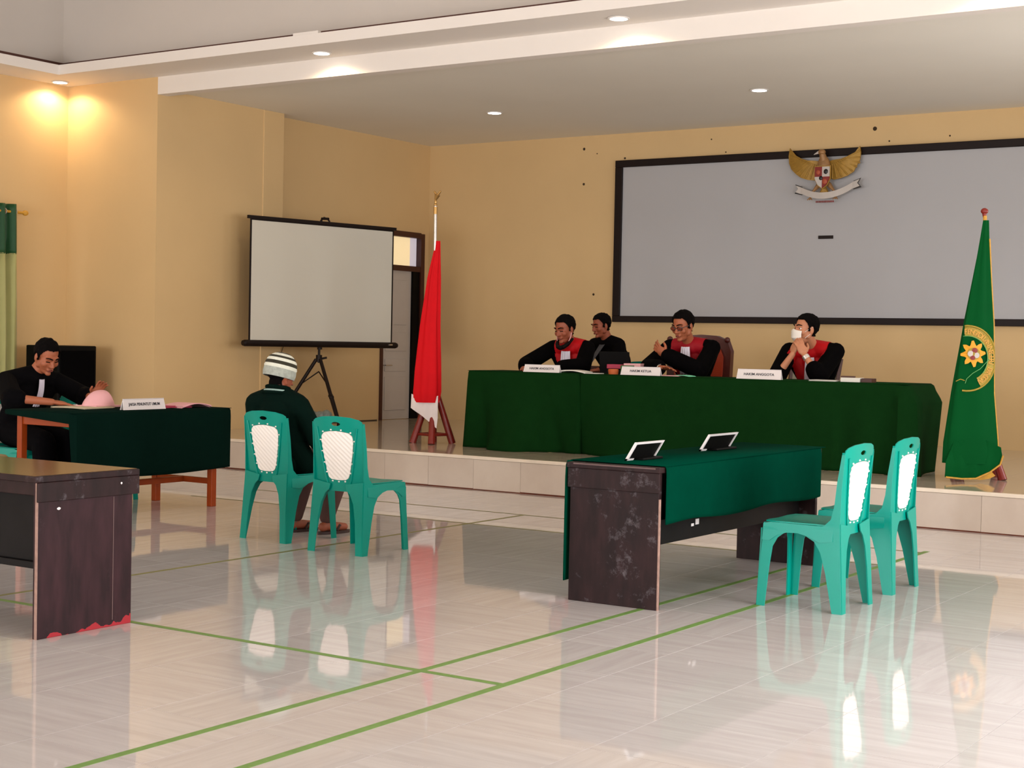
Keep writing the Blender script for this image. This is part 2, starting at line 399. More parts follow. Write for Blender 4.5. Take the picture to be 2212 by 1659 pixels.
# stage top tiles (front rows are single parts, the strip behind the tables is one part)
st = BM(); n_ = 0
for i in range(i0, i1+1):
    for j in range(0, 11):
        xa, xb = max(X0+i*P+G, XP-.18), min(X0+(i+1)*P-G, XRS); ya, yb = SF+.03+j*P+G, min(SF+.03+(j+1)*P-G, YB)
        if xb-xa < .03 or yb-ya < .03: continue
        if j == 0 or (j <= 2 and xb < -8.5):
            o = obj('tile', bx((xa-(xa+xb)/2, ya-(ya+yb)/2, -.009), (xb-(xa+xb)/2, yb-(ya+yb)/2, 0)), M['stagetile'], stage); o.location = ((xa+xb)/2, (ya+yb)/2, SZ)
        else: box(st, (xa, ya, SZ-.009), (xb, yb, SZ))
tag(obj('tile_field', st, M['stagetile'], stage), kind='stuff')
for i in range(i0, i1+1):
    xa, xb = max(X0+i*P+G+.25, XH), min(X0+(i+1)*P-G+.25, XRS)
    if xb-xa < .03: continue
    if xa < XP-.01 < xb: xb = xb
    if xb < XP: continue
    xa = max(xa, XP)
    o = obj('riser_tile', bx((xa, SF-.006, .012+random.uniform(-.003, .003)), (xb, SF+.012, SZ-.03)), M['riser'], stage)
obj('edge_strip', bx((XP, SF-.012, SZ-.028), (XRS, SF+.032, SZ+.001), .004), M['lip'], stage)
g_ = BM(); x = XP
while x < XRS:
    w = random.uniform(.15, .4); h = .02+.010*noise.noise(V((x*2, 0, 0)))
    box(g_, (x, SF-.0055, .0), (min(x+w, XRS), SF+.01, h)); x += w
obj('stained_gap', g_, M['stain'], stage)

# walls
def wall(name, a, b, holes=(), axis='x', label=None, m='wall'):
    """axis-aligned wall box with rectangular holes; holes in (u0,u1,z0,z1), u = the long axis"""
    bm = BM()
    (x0, y0, z0), (x1, y1, z1) = a, b
    u0, u1 = (x0, x1) if axis == 'x' else (y0, y1)
    us = sorted({u0, u1, *[h[0] for h in holes], *[h[1] for h in holes]}); zs = sorted({z0, z1, *[h[2] for h in holes], *[h[3] for h in holes]})
    for i in range(len(us)-1):
        for j in range(len(zs)-1):
            uc, zc = (us[i]+us[i+1])/2, (zs[j]+zs[j+1])/2
            if any(h[0] < uc < h[1] and h[2] < zc < h[3] for h in holes): continue
            if axis == 'x': box(bm, (us[i], y0, zs[j]), (us[i+1], y1, zs[j+1]))
            else: box(bm, (x0, us[i], zs[j]), (x1, us[i+1], zs[j+1]))
    bmesh.ops.remove_doubles(bm, verts=bm.verts, dist=1e-5)
    return struct(name, bm, M[m], label)
DY0, DY1, DZ0, DZ1 = 15.27, 16.12, SZ, 2.72
wall('wall_back', (XL-.1, YB, 0), (XRS+.1, YB+.15, 4.1), label='cream painted back wall of the stage')
wall('wall_stage_left', (XL-.15, 12.9, 0), (XL, YB, 4.1), [(DY0, DY1, DZ0, DZ1)], 'y', 'cream painted side wall of the stage')
wall('wall_pilaster', (XP-.35, SF+.14, 0), (XP, 13.17, 4.1), label='cream wall pier at the stage corner')
wall('wall_hall_front', (XH-.15, SF, 0), (XP-.0, SF+.14, 4.1), label='cream wall left of the stage')
wall('wall_left', (XH-.15, YR, 0), (XH, SF+.1, 4.1), [(8.7, 10.3, .9, 2.4), (3.5, 5.5, .9, 2.4), (-2, 0, .9, 2.4)], 'y', 'cream painted left wall of the hall')
wall('wall_right', (RW, YR, 0), (RW+.15, SF+.1, 4.1), [(-3.6, -1.6, .9, 2.7), (1.4, 3.4, .9, 2.7), (4.6, 7.4, .05, 2.7), (8.4, 10.4, .9, 2.7)], 'y', 'cream painted right wall of the hall')
wall('wall_rear', (XH, YR-.15, 0), (RW, YR, 4.1), [(-12, -10, .9, 2.7), (-8.4, -4.8, .05, 2.8), (-3, -1, .9, 2.7)], 'x', 'cream painted rear wall of the hall')
wall('wall_stage_right', (XRS, SF, 0), (XRS+.15, YB, 4.1), [(12.4, 14.4, 1.2, 3.0)], 'y', 'cream side wall at the right of the stage')
wall('wall_hall_front_right', (XRS+.1, SF, 0), (RW+.15, SF+.15, 4.1), label='cream wall right of the stage')
struct('trim_pilaster', bx((XP-.01, 12.84, SZ), (XP+.012, 13.17, ZC), .003), M['wall'], 'raised vertical plaster strip on the stage side wall')
struct('baseboard_stage_left', bx((XL, 13.18, SZ), (XL+.008, DY0-.06, SZ+.012)), M['cable'], 'thin dark line along the foot of the stage side wall')
# ceilings
struct('ceiling_stage', bx((XL-.1, SF+.13, ZC), (XRS+.1, YB+.1, ZC+.1)), M['stageceil'], 'smooth grey white ceiling over the stage')
struct('trim_beam', bx((XP, SF, ZB), (XRS+.6, SF+.14, ZS+.05)), M['white'], 'white beam face above the stage opening')
FY, FX = 10.69, -12.79
so = BM()
box(so, (XH, FY, ZS), (RW, SF+.12, ZS+.02)); box(so, (XH, YR, ZS), (FX, FY, ZS+.02)); box(so, (RW-.5, YR, ZS), (RW, FY, ZS+.02)); box(so, (FX, YR, ZS), (RW-.5, YR+.5, ZS+.02))
struct('ceiling_soffit', so, M['white'], 'white dropped ceiling border around the tray')
fa = BM()
box(fa, (FX, FY-.03, ZS-.001), (RW-.5, FY-.001, ZS+.10)); box(fa, (FX+.001, YR+.5, ZS-.001), (FX+.03, FY-.03, ZS+.10)); box(fa, (RW-.53, YR+.5, ZS-.001), (RW-.501, FY-.03, ZS+.10)); box(fa, (FX, YR+.501, ZS-.001), (RW-.5, YR+.53, ZS+.10))
struct('trim_fascia', fa, M['white'], 'white upright lip around the tray ceiling')
tw = BM(); TY, TX = FY+.30, FX-.30
box(tw, (TX, TY, ZS+.02), (RW-.26, TY+.05, 5.4)); box(tw, (TX-.05, YR+.26, ZS+.02), (TX, TY+.05, 5.4)); box(tw, (RW-.26, YR+.26, ZS+.02), (RW-.2, TY+.05, 5.4)); box(tw, (TX, YR+.2, ZS+.02), (RW-.2, YR+.26, 5.4))
struct('trim_tray', tw, M['tray'], 'pale grey upstand of the tray ceiling')
cv = BM(); box(cv, (TX+.012, TY-.012, ZS+.021), (RW-.28, TY, ZS+.195)); box(cv, (TX, YR+.27, ZS+.021), (TX+.012, TY, ZS+.195))  # dark strip on the tray upstand, its brown imitates the shade of the cove gap
struct('trim_cove_shade', cv, M['brown'], 'brown strip painted in as the shade inside the ceiling cove')
struct('ceiling', bx((TX-.05, YR+.2, 5.4), (RW-.2, TY+.05, 5.5)), M['tray'], 'pale grey tray ceiling of the hall')
# window and door frames of the openings
def wframe(name, x, y0, y1, z0, z1, axis, mull=2, door=False, label=''):
    bm = BM(); t = .05
    def bb(u0, u1, za, zb):
        if axis == 'y': box(bm, (x-.03, u0, za), (x+.03, u1, zb))
        else: box(bm, (u0, x-.03, za), (u1, x+.03, zb))
    bb(y0, y1, z1-t, z1); bb(y0, y0+t, z0, z1-t); bb(y1-t, y1, z0, z1-t)
    if not door:
        bb(y0+t, y1-t, z0, z0+t)
        for k in range(1, mull): u = y0+(y1-y0)*k/mull; bb(u-.02, u+.02, z0+t, z1-t)
    return struct(name, bm, M['winframe'], label)
k = 1
wframe('window_9', XRS+.075, 12.4, 14.4, 1.2, 3.0, 'y', label='brown framed window at the right of the stage')
for (a, b, c, d) in ((8.7, 10.3, .9, 2.4), (3.5, 5.5, .9, 2.4), (-2, 0, .9, 2.4)):
    wframe(f'window_{k}', XH-.075, a, b, c, d, 'y', label='brown framed window in the left wall'); k += 1
for (a, b, c, d) in ((-3.6, -1.6, .9, 2.7), (1.4, 3.4, .9, 2.7), (8.4, 10.4, .9, 2.7)):
    wframe(f'window_{k}', RW+.075, a, b, c, d, 'y', label='brown framed window in the right wall'); k += 1
for (a, b, c, d) in ((-12, -10, .9, 2.7), (-3, -1, .9, 2.7)):
    wframe(f'window_{k}', YR-.075, a, b, c, d, 'x', label='brown framed window in the rear wall'); k += 1
wframe('door_2', RW+.075, 4.6, 7.4, .0, 2.7, 'y', door=True, label='open side entrance'); wframe('door_3', YR-.075, -8.4, -4.8, 0, 2.8, 'x', door=True, label='open rear entrance')

# door on the stage side wall
d = empty('door_1', (XL, (DY0+DY1)/2, SZ)); tag(d, 'grey panelled door with dark brown frame and lit transom', kind='structure')
def dpart(name, a, b, m, bev=0): o = obj(name, bx([a[i]-d.location[i] for i in range(3)], [b[i]-d.location[i] for i in range(3)], bev), m, d); return o
fr = BM(); L_ = d.location
for a, b in (((XL-.13, DY0-.02, SZ), (XL+.02, DY0+.03, DZ1)), ((XL-.13, DY1-.06, SZ), (XL+.02, DY1+.02, DZ1)), ((XL-.13, DY0+.03, DZ1-.06), (XL+.02, DY1-.06, DZ1+.01)), ((XL-.13, DY0+.03, 2.22), (XL+.015, DY1-.06, 2.29))):
    box(fr, [a[i]-L_[i] for i in range(3)], [b[i]-L_[i] for i in range(3)])
obj('door_frame', fr, M['darkwood'], d)
dpart('jamb_board', (XL-.12, DY1-.2, SZ), (XL+.0, DY1-.06, 2.22), M['black'])
leaf = dpart('door_leaf', (XL-.07, DY0+.03, SZ+.005), (XL-.03, DY1-.2, 2.22), M['doorleaf'])
for (za, zb) in ((SZ+.12, SZ+.55), (SZ+.62, SZ+.78), (SZ+.88, SZ+1.12), (SZ+1.22, SZ+1.8)):
    dpart('door_panel', (XL-.032, DY0+.12, za), (XL-.02, DY1-.29, zb), M['doorleaf'], .006)
hd = BM(); rod(hd, (.0-.03, DY0+.08-L_[1], 1.0), (.03, DY0+.08-L_[1], 1.0), .008); rod(hd, (.03, DY0+.07-L_[1], 1.0), (.03, DY0+.2-L_[1], 1.0), .008)
o = obj('handle', hd, M['silver'], d); o.location.z = -.3
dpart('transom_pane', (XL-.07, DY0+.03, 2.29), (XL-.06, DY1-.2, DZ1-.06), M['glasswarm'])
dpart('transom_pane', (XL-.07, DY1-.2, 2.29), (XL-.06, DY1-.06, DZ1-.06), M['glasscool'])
# backing behind the door so no sky shows
struct('wall_corridor', bx((XL-.3, DY0-.2, SZ-.1), (XL-.2, DY1+.12, 2.9)), M['wall'], 'corridor wall behind the stage door')

# green court tapes
def tape(a, b, w, m, label):
    d_ = (V(b)-V(a)).normalized(); n_ = V((-d_.y, d_.x, 0))*w/2
    bm = BM(); ln = (V(b)-V(a)).length; N = int(ln/.25)+1; prev = None
    rows = []
    for i in range(N+1):
        p = V(a)+(V(b)-V(a))*i/N; j = .0018*noise.noise(p*3)
        rows.append([bm.verts.new(p+n_*(1+j*30)+V((0, 0, z))) for z in (.0002, .0009)]+[bm.verts.new(p-n_*(1+j*30)+V((0, 0, z))) for z in (.0009, .0002)])
    for r, s in zip(rows, rows[1:]):
        for q in range(4): bm.faces.new((r[q], r[(q+1) % 4], s[(q+1) % 4], s[q]))
    bm.faces.new(rows[0]); bm.faces.new(rows[-1])
    o = obj('floor_tape', bm, m); tag(o, label, 'floor tape'); return o
tape((-3.666, -1, 0), (-3.666, 9.95, 0), .036, M['tape'], 'inner of the two long green tape lines, running under the right desk')
tape((-3.259, -1, 0), (-3.259, 9.95, 0), .038, M['tape'], 'outer of the two long green tape lines, passing under the turquoise chairs at right')
tape((-8.9, 4.915, .0004), (-3.24, 4.915, .0004), .036, M['tape'], 'short green tape line crossing from the left desk to the long lines')
tape((-6.37, 4.93, .0003), (-6.39, 9.88, .0003), .03, M['tapeold'], 'faint olive tape line running from the seated man towards the stage')
tape((-9.2, 9.115, .0005), (-3.24, 9.115, .0005), .022, M['tapeold'], 'thin olive tape line across the floor, nearer of the pair before the stage')
tape((-9.2, 9.865, .0005), (-3.24, 9.865, .0005), .022, M['tapeold'], 'thin olive tape line across the floor, farther of the pair before the stage')

# ------------------------------------------------------------------ downlights
def downlight(x, y, z, cool, label, group, power):
    t = empty('downlight', (x, y, z)); tag(t, label, 'ceiling light', group)
    r = BM(); lathe(r, [(.078, -.001), (.092, -.004), (.092, -.012), (.074, -.012), (.072, -.004)], seg=28); obj('ring', r, M['lampring'], t, True)
    r = BM(); lathe(r, [(.074, -.004), (.074, -.010), (.05, -.0135), (.001, -.015)], seg=28); obj('lens', r, M['lampcool' if cool else 'lampglow'], t, True)
    if power:
        l = bpy.data.lights.new('downlight_bulb', 'SPOT'); l.energy = power; l.spot_size = radians(158 if not cool else 140); l.spot_blend = .45; l.shadow_soft_size = .04
        l.color = (1, .97, .92) if cool else (1, .74, .42)
        lo = bpy.data.objects.new('downlight_bulb', l); COL.objects.link(lo); lo.parent = t; lo.location = (0, 0, -.03)
    return t
GS = 'warm downlights in the white ceiling border'
downlight(-13.11, 10.97, ZS, False, 'warm downlight in the ceiling corner above the curtain', GS, 30)
downlight(-9.49, 11.0, ZS, False, 'warm downlight in the white border above the projection screen', GS, 30)
downlight(-6.28, 10.97, ZS, False, 'warm downlight in the white border above the middle of the stage', GS, 30)
downlight(-3.3, 10.97, ZS, False, 'warm downlight in the white border, rightmost of the row', GS, 30)
GC = 'cool downlights in the stage ceiling'
downlight(-9.66, 14.14, ZC, True, 'cool white downlight in the stage ceiling, above the red flag', GC, 9)
downlight(-6.42, 14.05, ZC, True, 'cool white downlight in the stage ceiling, above the eagle emblem side', GC, 9)
downlight(-3.2, 14.05, ZC, True, 'cool white downlight in the stage ceiling, above the green flag', GC, 9)

o = obj('junction_box', bx((-9.55, FY-.028, ZS+.10), (-9.25, FY+.02, ZS+.125), .004), M['white']); tag(o, 'small white box on top of the ceiling lip, above the projection screen', 'junction box')
# ------------------------------------------------------------------ whiteboard and marks
BXa, BXb, BZa, BZb = -9.273, -2.6, 1.60, 3.555
bt = empty('display_board', ((BXa+BXb)/2, YB, BZa)); tag(bt, 'wide grey white board in a dark frame on the back wall', 'board')
Lb = bt.location
def rel(bm, o): bmesh.ops.translate(bm, vec=-V(o.location), verts=bm.verts); return bm
obj('board_panel', rel(bx((BXa+.05, YB-.03, BZa+.05), (BXb-.05, YB-.001, BZb-.05)), bt), M['board'], bt)
for a, b in (((BXa, YB-.055, BZb-.085), (BXb, YB-.001, BZb)), ((BXa, YB-.055, BZa), (BXb, YB-.001, BZa+.075)), ((BXa, YB-.055, BZa+.075), (BXa+.1, YB-.001, BZb-.085)), ((BXb-.1, YB-.055, BZa+.075), (BXb, YB-.001, BZb-.085))):
    obj('frame_rail', rel(bx(a, b, .006), bt), M['boardframe'], bt)
mk = bx((-6.645, YB-.042, 2.555), (-6.47, YB-.03, 2.592), .002); o = obj('dark_strip', mk, M['boardframe']); tag(o, 'short dark strip fixed in the middle of the grey board', 'strip')
HL = {-9749: 'dark hole in the back wall high up, left of and above the board corner', -9744: 'dark hole in the back wall left of the upper part of the board', -9571: 'dark hole in the back wall left of the lower part of the board',
 -6033: 'largest dark hole above the board, right of the eagle emblem', -9170: 'tiny dark hole touching the top left corner of the board', -9562: 'tiny hole in the back wall between two larger ones, left of the board',
 -8016: 'faint small hole well above the board, left of the eagle emblem', -7827: 'tiny hole just above the board frame, left of the eagle emblem', -5198: 'tiny hole just above the frame at the far right of the board', -5866: 'tiny hole just above the frame, nearest to the right of the eagle'}
for (x, z, r) in ((-9.749, 3.726, .016), (-9.744, 3.294, .015), (-9.571, 1.936, .014), (-6.033, 3.755, .022), (-9.17, 3.585, .012), (-9.562, 3.66, .007), (-8.016, 3.749, .008), (-7.827, 3.59, .008), (-5.198, 3.63, .009), (-5.866, 3.61, .009)):
    h = BM(); rod(h, (x, YB-.004, z), (x, YB+.001, z), r, r*1.1, 12); o = obj('wall_hole', h, M['hole'])
    tag(o, HL[round(x*1000)], 'wall hole', 'drilled holes around the board')

# ------------------------------------------------------------------ eagle emblem
ge = empty('eagle_emblem', (-6.56, YB-.06, 2.95)); tag(ge, 'golden eagle emblem with shield and white ribbon on the board', 'emblem')
def gm(u, z, dep=.0):  # u = metres right of emblem centre, z = above 2.95, dep = towards the room
    return V((u, -dep, z))
for s in (-1, 1):
    tip = (.45, .63) if s < 0 else (.41, .61)
    wing = [(.05, .46), (.12, .47), (.20, .475), (.28, .50), (.36, .54), tip, (tip[0]+.012, .54), (tip[0]+.005, .46), (tip[0]-.03, .39), (.35, .33), (.28, .285), (.20, .26), (.12, .25), (.06, .27)]
    bm = BM(); sx = s*(.95 if s < 0 else .98)
    plate(bm, wing, lambda u, z, sx=sx: (gm(u*sx, z, .03+.05*sin(min(1, u/.45)*pi)), (0, -1, 0)), .03, .02)
    w = obj('wing', bm, M['garuda'], ge)
    ends = [(.10, .262), (.16, .265), (.22, .275), (.28, .295), (.335, .33), (.38, .375), (.415, .42), (.435, .48), (.44, .55)]
    for k, e in enumerate(ends):
        a = V((.10+.02*k, .42+.008*k)); f = BM(); ee = V((min(e[0], tip[0]), e[1]))
        up_ = lambda u: .045+.05*sin(min(1, u/.45)*pi)
        cap(f, gm(a.x*sx, a.y, up_(a.x)-.004), gm(ee.x*sx, ee.y+.008, up_(ee.x)-.008), .008, .011)
        obj('feather', f, M['garuda'], w, True)
b = BM(); ball(b, gm(0, .40, .08), (.075, .05, .12), 3); cap(b, gm(0, .46, .08), gm(-.01, .53, .1), .045, .035); obj('body', b, M['garudah'], ge, True)
b = BM(); ball(b, gm(-.015, .555, .11), (.045, .04, .035), 2); hdp = obj('head', b, M['garudah'], ge, True)
b = BM(); rod(b, gm(-.045, .555, .12), gm(-.1, .53, .13), .018, .003, 10); obj('beak', b, M['shwhite'], hdp, True)
b = BM(); 
for k in range(5): cap(b, gm(0, .17, .05), gm(-.06+.03*k, .07, .045), .022, .018)
obj('tail', b, M['garuda'], ge, True)
for s in (-1, 1):
    b = BM(); cap(b, gm(s*.06, .2, .06), gm(s*.13, .12, .07), .028, .012); cap(b, gm(s*.13, .12, .07), gm(s*.15, .06, .08), .012, .01)
    for k in (-1, 0, 1): cap(b, gm(s*.15, .06, .08), gm(s*.15+k*.025, .035, .095), .009, .006)
    obj('talon', b, M['garudah'], ge, True)
# shield: four quarters and a centre
sh = [(-.085, .39), (.085, .39), (.085, .26), (.05, .19), (0, .155), (-.05, .19), (-.085, .26)]
def shp(poly, m, dep, name='shield_quarter'):
    bm = BM(); prism(bm, poly, lambda u, z, d_: gm(u+.01, z, d_), dep, dep+.015); return obj(name, bm, m, ge)
shp([(u*1.12, .27+(z-.27)*1.1) for u, z in sh], M['garuda'], .12, 'shield_rim')
shp([(-.085, .39), (0, .39), (0, .28), (-.085, .28)], M['shred'], .135); shp([(0, .39), (.085, .39), (.085, .28), (0, .28)], M['shwhite'], .135)
shp([(-.085, .28), (0, .28), (0, .155), (-.05, .19), (-.085, .26)], M['shwhite'], .135); shp([(0, .28), (.085, .28), (.085, .26), (.05, .19), (0, .155)], M['shred'], .135)
for (u, z, r, mm) in ((-.045, .33, .025, 'shorange'), (.045, .335, .026, 'shblack'), (.035, .225, .028, 'shorange'), (-.012, .265, .022, 'shblack')):
    bm = BM(); ball(bm, gm(u+.01, z, .152), (r, .008, r*1.1), 2); obj('shield_device', bm, M[mm], ge, True)
# ribbon
bm = BM(); rib = []
for k in range(25):
    t = k/24; u = -.25+.60*t; zc = .065+.115*((u-.03)/.30)**2*.75+.02*t; rib.append((u, zc))
out = [(u, z+.035) for u, z in rib]+[(u, z-.035) for u, z in rib[::-1]]
plate(bm, out, lambda u, z: (gm(u, z, .09+.02*cos(u*6)), (0, -1, 0)), .03, .012); rb = obj('ribbon', bm, M['shwhite'], ge)
for s, uu, zz in ((-1, -.25, .140), (1, .35, .183)):
    bm = BM(); prism(bm, [(0, .035), (s*.07, .06), (s*.045, .02), (s*.075, -.015), (0, -.04)], lambda u, z, d_: gm(u+uu, z+zz, d_), .08, .092); obj('ribbon_tail', bm, M['shwhite'], rb)
    bm = BM(); prism(bm, [(0, .045), (s*.085, .075), (s*.052, .02), (s*.09, -.028), (0, -.05)], lambda u, z, d_: gm(u+uu, z+zz, d_), .07, .079); obj('ribbon_tail_edge', bm, M['shblack'], rb)
bm = BM()
for k in range(12): u = -.08+k*.018; box(bm, gm(u, .0, .08), gm(u+.01, .02, .09))
obj('hanging_marks', bm, M['shred'], ge)

# ------------------------------------------------------------------ plastic chairs
def chair_proto():
    t = empty('plastic_chair')
    th = .006; c = M['chair']
    # seat: dished top with rounded outline and skirts
    def seatfn(x, y):
        z = .432-.012*max(0, 1-(x/.17)**2)*max(0, 1-((y-.26)/.17)**2)+.006*abs(x)/.2
        return (x, y, z), (0, 0, 1)
    so_ = [(-.185, .05), (.185, .05), (.2, .2), (.205, .38), (.19, .43), (.12, .447), (-.12, .447), (-.19, .43), (-.205, .38), (-.2, .2)]
    bm = BM(); plate(bm, so_, seatfn, .035, th)
    for s in (-1, 1):  # side skirts with arch
        sk = [(.06, .432), (.06, .36), (.13, .35), (.19, .375), (.25, .388), (.31, .386), (.36, .37), (.40, .34), (.44, .34), (.44, .425), (.40, .434)]
        prism(bm, sk, lambda y, z, d_, s=s: V((s*(.197+.012*(.43-z)/.1+d_), y, z)), 0, th)
    sk = [(-.2, .43), (-.2, .34), (-.16, .345), (-.12, .38), (0, .39), (.12, .38), (.16, .345), (.2, .34), (.2, .43)]
    prism(bm, sk, lambda x, z, d_: V((x, .445+d_+.01*(.43-z)/.1-.012*(abs(x)/.2)**3, z)), 0, th)
    obj('seat', bm, c, t, True)
    # legs (L-section)
    for s in (-1, 1):
        bm = BM()
        sp = [(.44, .35), (.452, .2), (.462, 0), (.418, 0), (.40, .2), (.385, .31), (.36, .355), (.32, .386), (.40, .41), (.44, .41)]
        prism(bm, sp, lambda y, z, d_, s=s: V((s*(.2+.014*(.43-z)/.43+d_), y, z)), -.001, th)
        fp = [(.2, .35), (.214, 0), (.17, 0), (.16, .2), (.15, .31), (.13, .36), (.10, .385), (.2, .4)]
        prism(bm, fp, lambda x, z, d_, s=s: V((s*x, .447+.013*(.43-z)/.43+d_, z)), -.002, th)
        bmesh.ops.recalc_face_normals(bm, faces=bm.faces[:])
        obj('leg', bm, c, t)
        bm = BM()
        sp = [(.008, .80), (.022, .62), (.026, .43), (.0, 0), (.052, 0), (.095, .2), (.125, .30), (.16, .352), (.22, .384), (.16, .42), (.11, .436), (.075, .47), (.058, .54), (.046, .66), (.024, .80)]
        prism(bm, sp, lambda y, z, d_, s=s: V((s*((.198+.016*(.43-z)/.43 if z < .43 else .198)+d_), y, z)), -.001, th)
        fp = [(.2, .42), (.214, 0), (.165, 0), (.150, .2), (.13, .31), (.10, .37), (.07, .395), (.06, .43), (.2, .45)]
        prism(bm, fp, lambda x, z, d_, s=s: V((s*x, .022*z/.43+d_, z)), -.001, th)
        bmesh.ops.recalc_face_normals(bm, faces=bm.faces[:])
        obj('leg', bm, c, t)
    # backrest
    def half(z): return .2-.012*sin((z-.4)/.43*pi)
    def backfn(u, z):
        t_ = (z-.4)/.43
        y = .045-.035*max(0, t_)**1.5-.022*(1-(u/.2)**2)*min(1, .3+t_)
        return (u, y, z), (-.22*u/.2*1.0, 1, .1)
    outl = [(-half(.4), .40), (-half(.5), .5), (-half(.6), .6), (-half(.7), .7), (-.2, .79), (-.192, .82), (-.17, .833), (-.11, .846), (0, .852), (.11, .846), (.17, .833), (.192, .82), (.2, .79), (half(.7), .7), (half(.6), .6), (half(.5), .5), (half(.4), .40), (.1, .385), (-.1, .385)]
    shield = [(-.128, .70), (-.122, .733), (-.10, .75), (-.05, .758), (0, .761), (.05, .758), (.10, .75), (.122, .733), (.128, .70), (.118, .62), (.092, .50), (.078, .468), (.055, .455), (0, .452), (-.055, .455), (-.078, .468), (-.092, .50), (-.118, .62)]
    grip = [(.036*cos(a), .803+.0125*sin(a)) for a in [2*pi*i/14 for i in range(14)]]
    bm = BM(); plate(bm, outl, backfn, .022, th, [shield, grip])
    back = obj('backrest', bm, c, t, True)
    for s in (-1, 1):  # inner ribs beside the panel
        bm = BM(); pts = []
        for k in range(12):
            z = .42+.36*k/11; u = s*(.085+.075*((z-.42)/.36)**.8)
            p, n_ = backfn(u, z); pts.append(V(p)-V((0, .006, 0)))
        tube(bm, pts, .006, 6); obj('rib', bm, c, back, True)
        bm = BM()  # outer flange of the back
        pr = [(z, ) for z in (0,)]
        vs = []
        for k in range(14):
            z = .40+.41*k/13; p, n_ = backfn(s*half(z) if z < .79 else s*.2, z)
            vs.append([bm.verts.new((p[0]+s*dx, p[1]+dy, z)) for dx, dy in ((0, -.004), (.005, -.004), (.005, .010), (0, .010))])
        for a, b in zip(vs, vs[1:]):
            for q in range(4): bm.faces.new((a[q], a[(q+1) % 4], b[(q+1) % 4], b[q]))
        bm.faces.new(vs[0]); bm.faces.new(vs[-1]); obj('flange', bm, c, back)
    bm = BM()
    def panelfn(u, z):
        p, n_ = backfn(u, z); r = .0022*sin((u*.8+z*1.0)*2*pi/.03)
        return (p[0], p[1]-.002+r, p[2]), n_
    plate(bm, [(u*.985, .605+(z-.605)*.985) for u, z in shield], panelfn, .0075, .005)
    wv = obj('woven_panel', bm, M['weave'], t, True)
    bm = BM()
    for (u, z) in ((-.11, .752), (-.04, .766), (.04, .766), (.11, .752), (-.135, .70), (.135, .70), (-.128, .63), (.128, .63), (-.112, .56), (.112, .56), (-.096, .50), (.096, .50), (-.05, .447), (.0, .444), (.05, .447)):
        p, n_ = backfn(u, z); ball(bm, (p[0], p[1]-.003, p[2]), (.008, .006, .006), 1)
    tag(obj('clip_row', bm, M['weave'], wv, True), kind='stuff')
    return t
CH = chair_proto()
def place_chair(x, y, rz, label, group=None, z=0, first=False, sc=1):
    o = CH if first else copy_tree(CH)
    o.location = (x, y, z); o.rotation_euler = (0, 0, rz); o.scale = (sc, sc, sc)
    tag(o, label, 'chair')
    if group: o['group'] = group
    return o
GP = 'turquoise plastic chairs with white woven backs'
place_chair(-6.10, 7.27, 0, 'empty turquoise plastic chair beside the seated man in the middle of the floor', GP, first=True)
place_chair(-6.835, 7.415, radians(-5), 'turquoise plastic chair with the man in the knitted cap sitting on it', GP)
place_chair(-2.805, 7.485, pi/2, 'turquoise plastic chair at the right desk, the one nearer the camera', GP)
place_chair(-2.815, 8.245, pi/2, 'turquoise plastic chair at the right desk, the one nearer the stage', GP)
place_chair(-10.03, 7.86, -pi/2, 'turquoise plastic chair under the man at the left table', GP)
place_chair(-9.76, 8.40, -pi/2, 'empty turquoise plastic chair behind the left table, beside the reading man', GP)
place_chair(-7.82, 14.32, pi, 'turquoise plastic chair under the man in black suit behind the judges', GP, z=SZ)

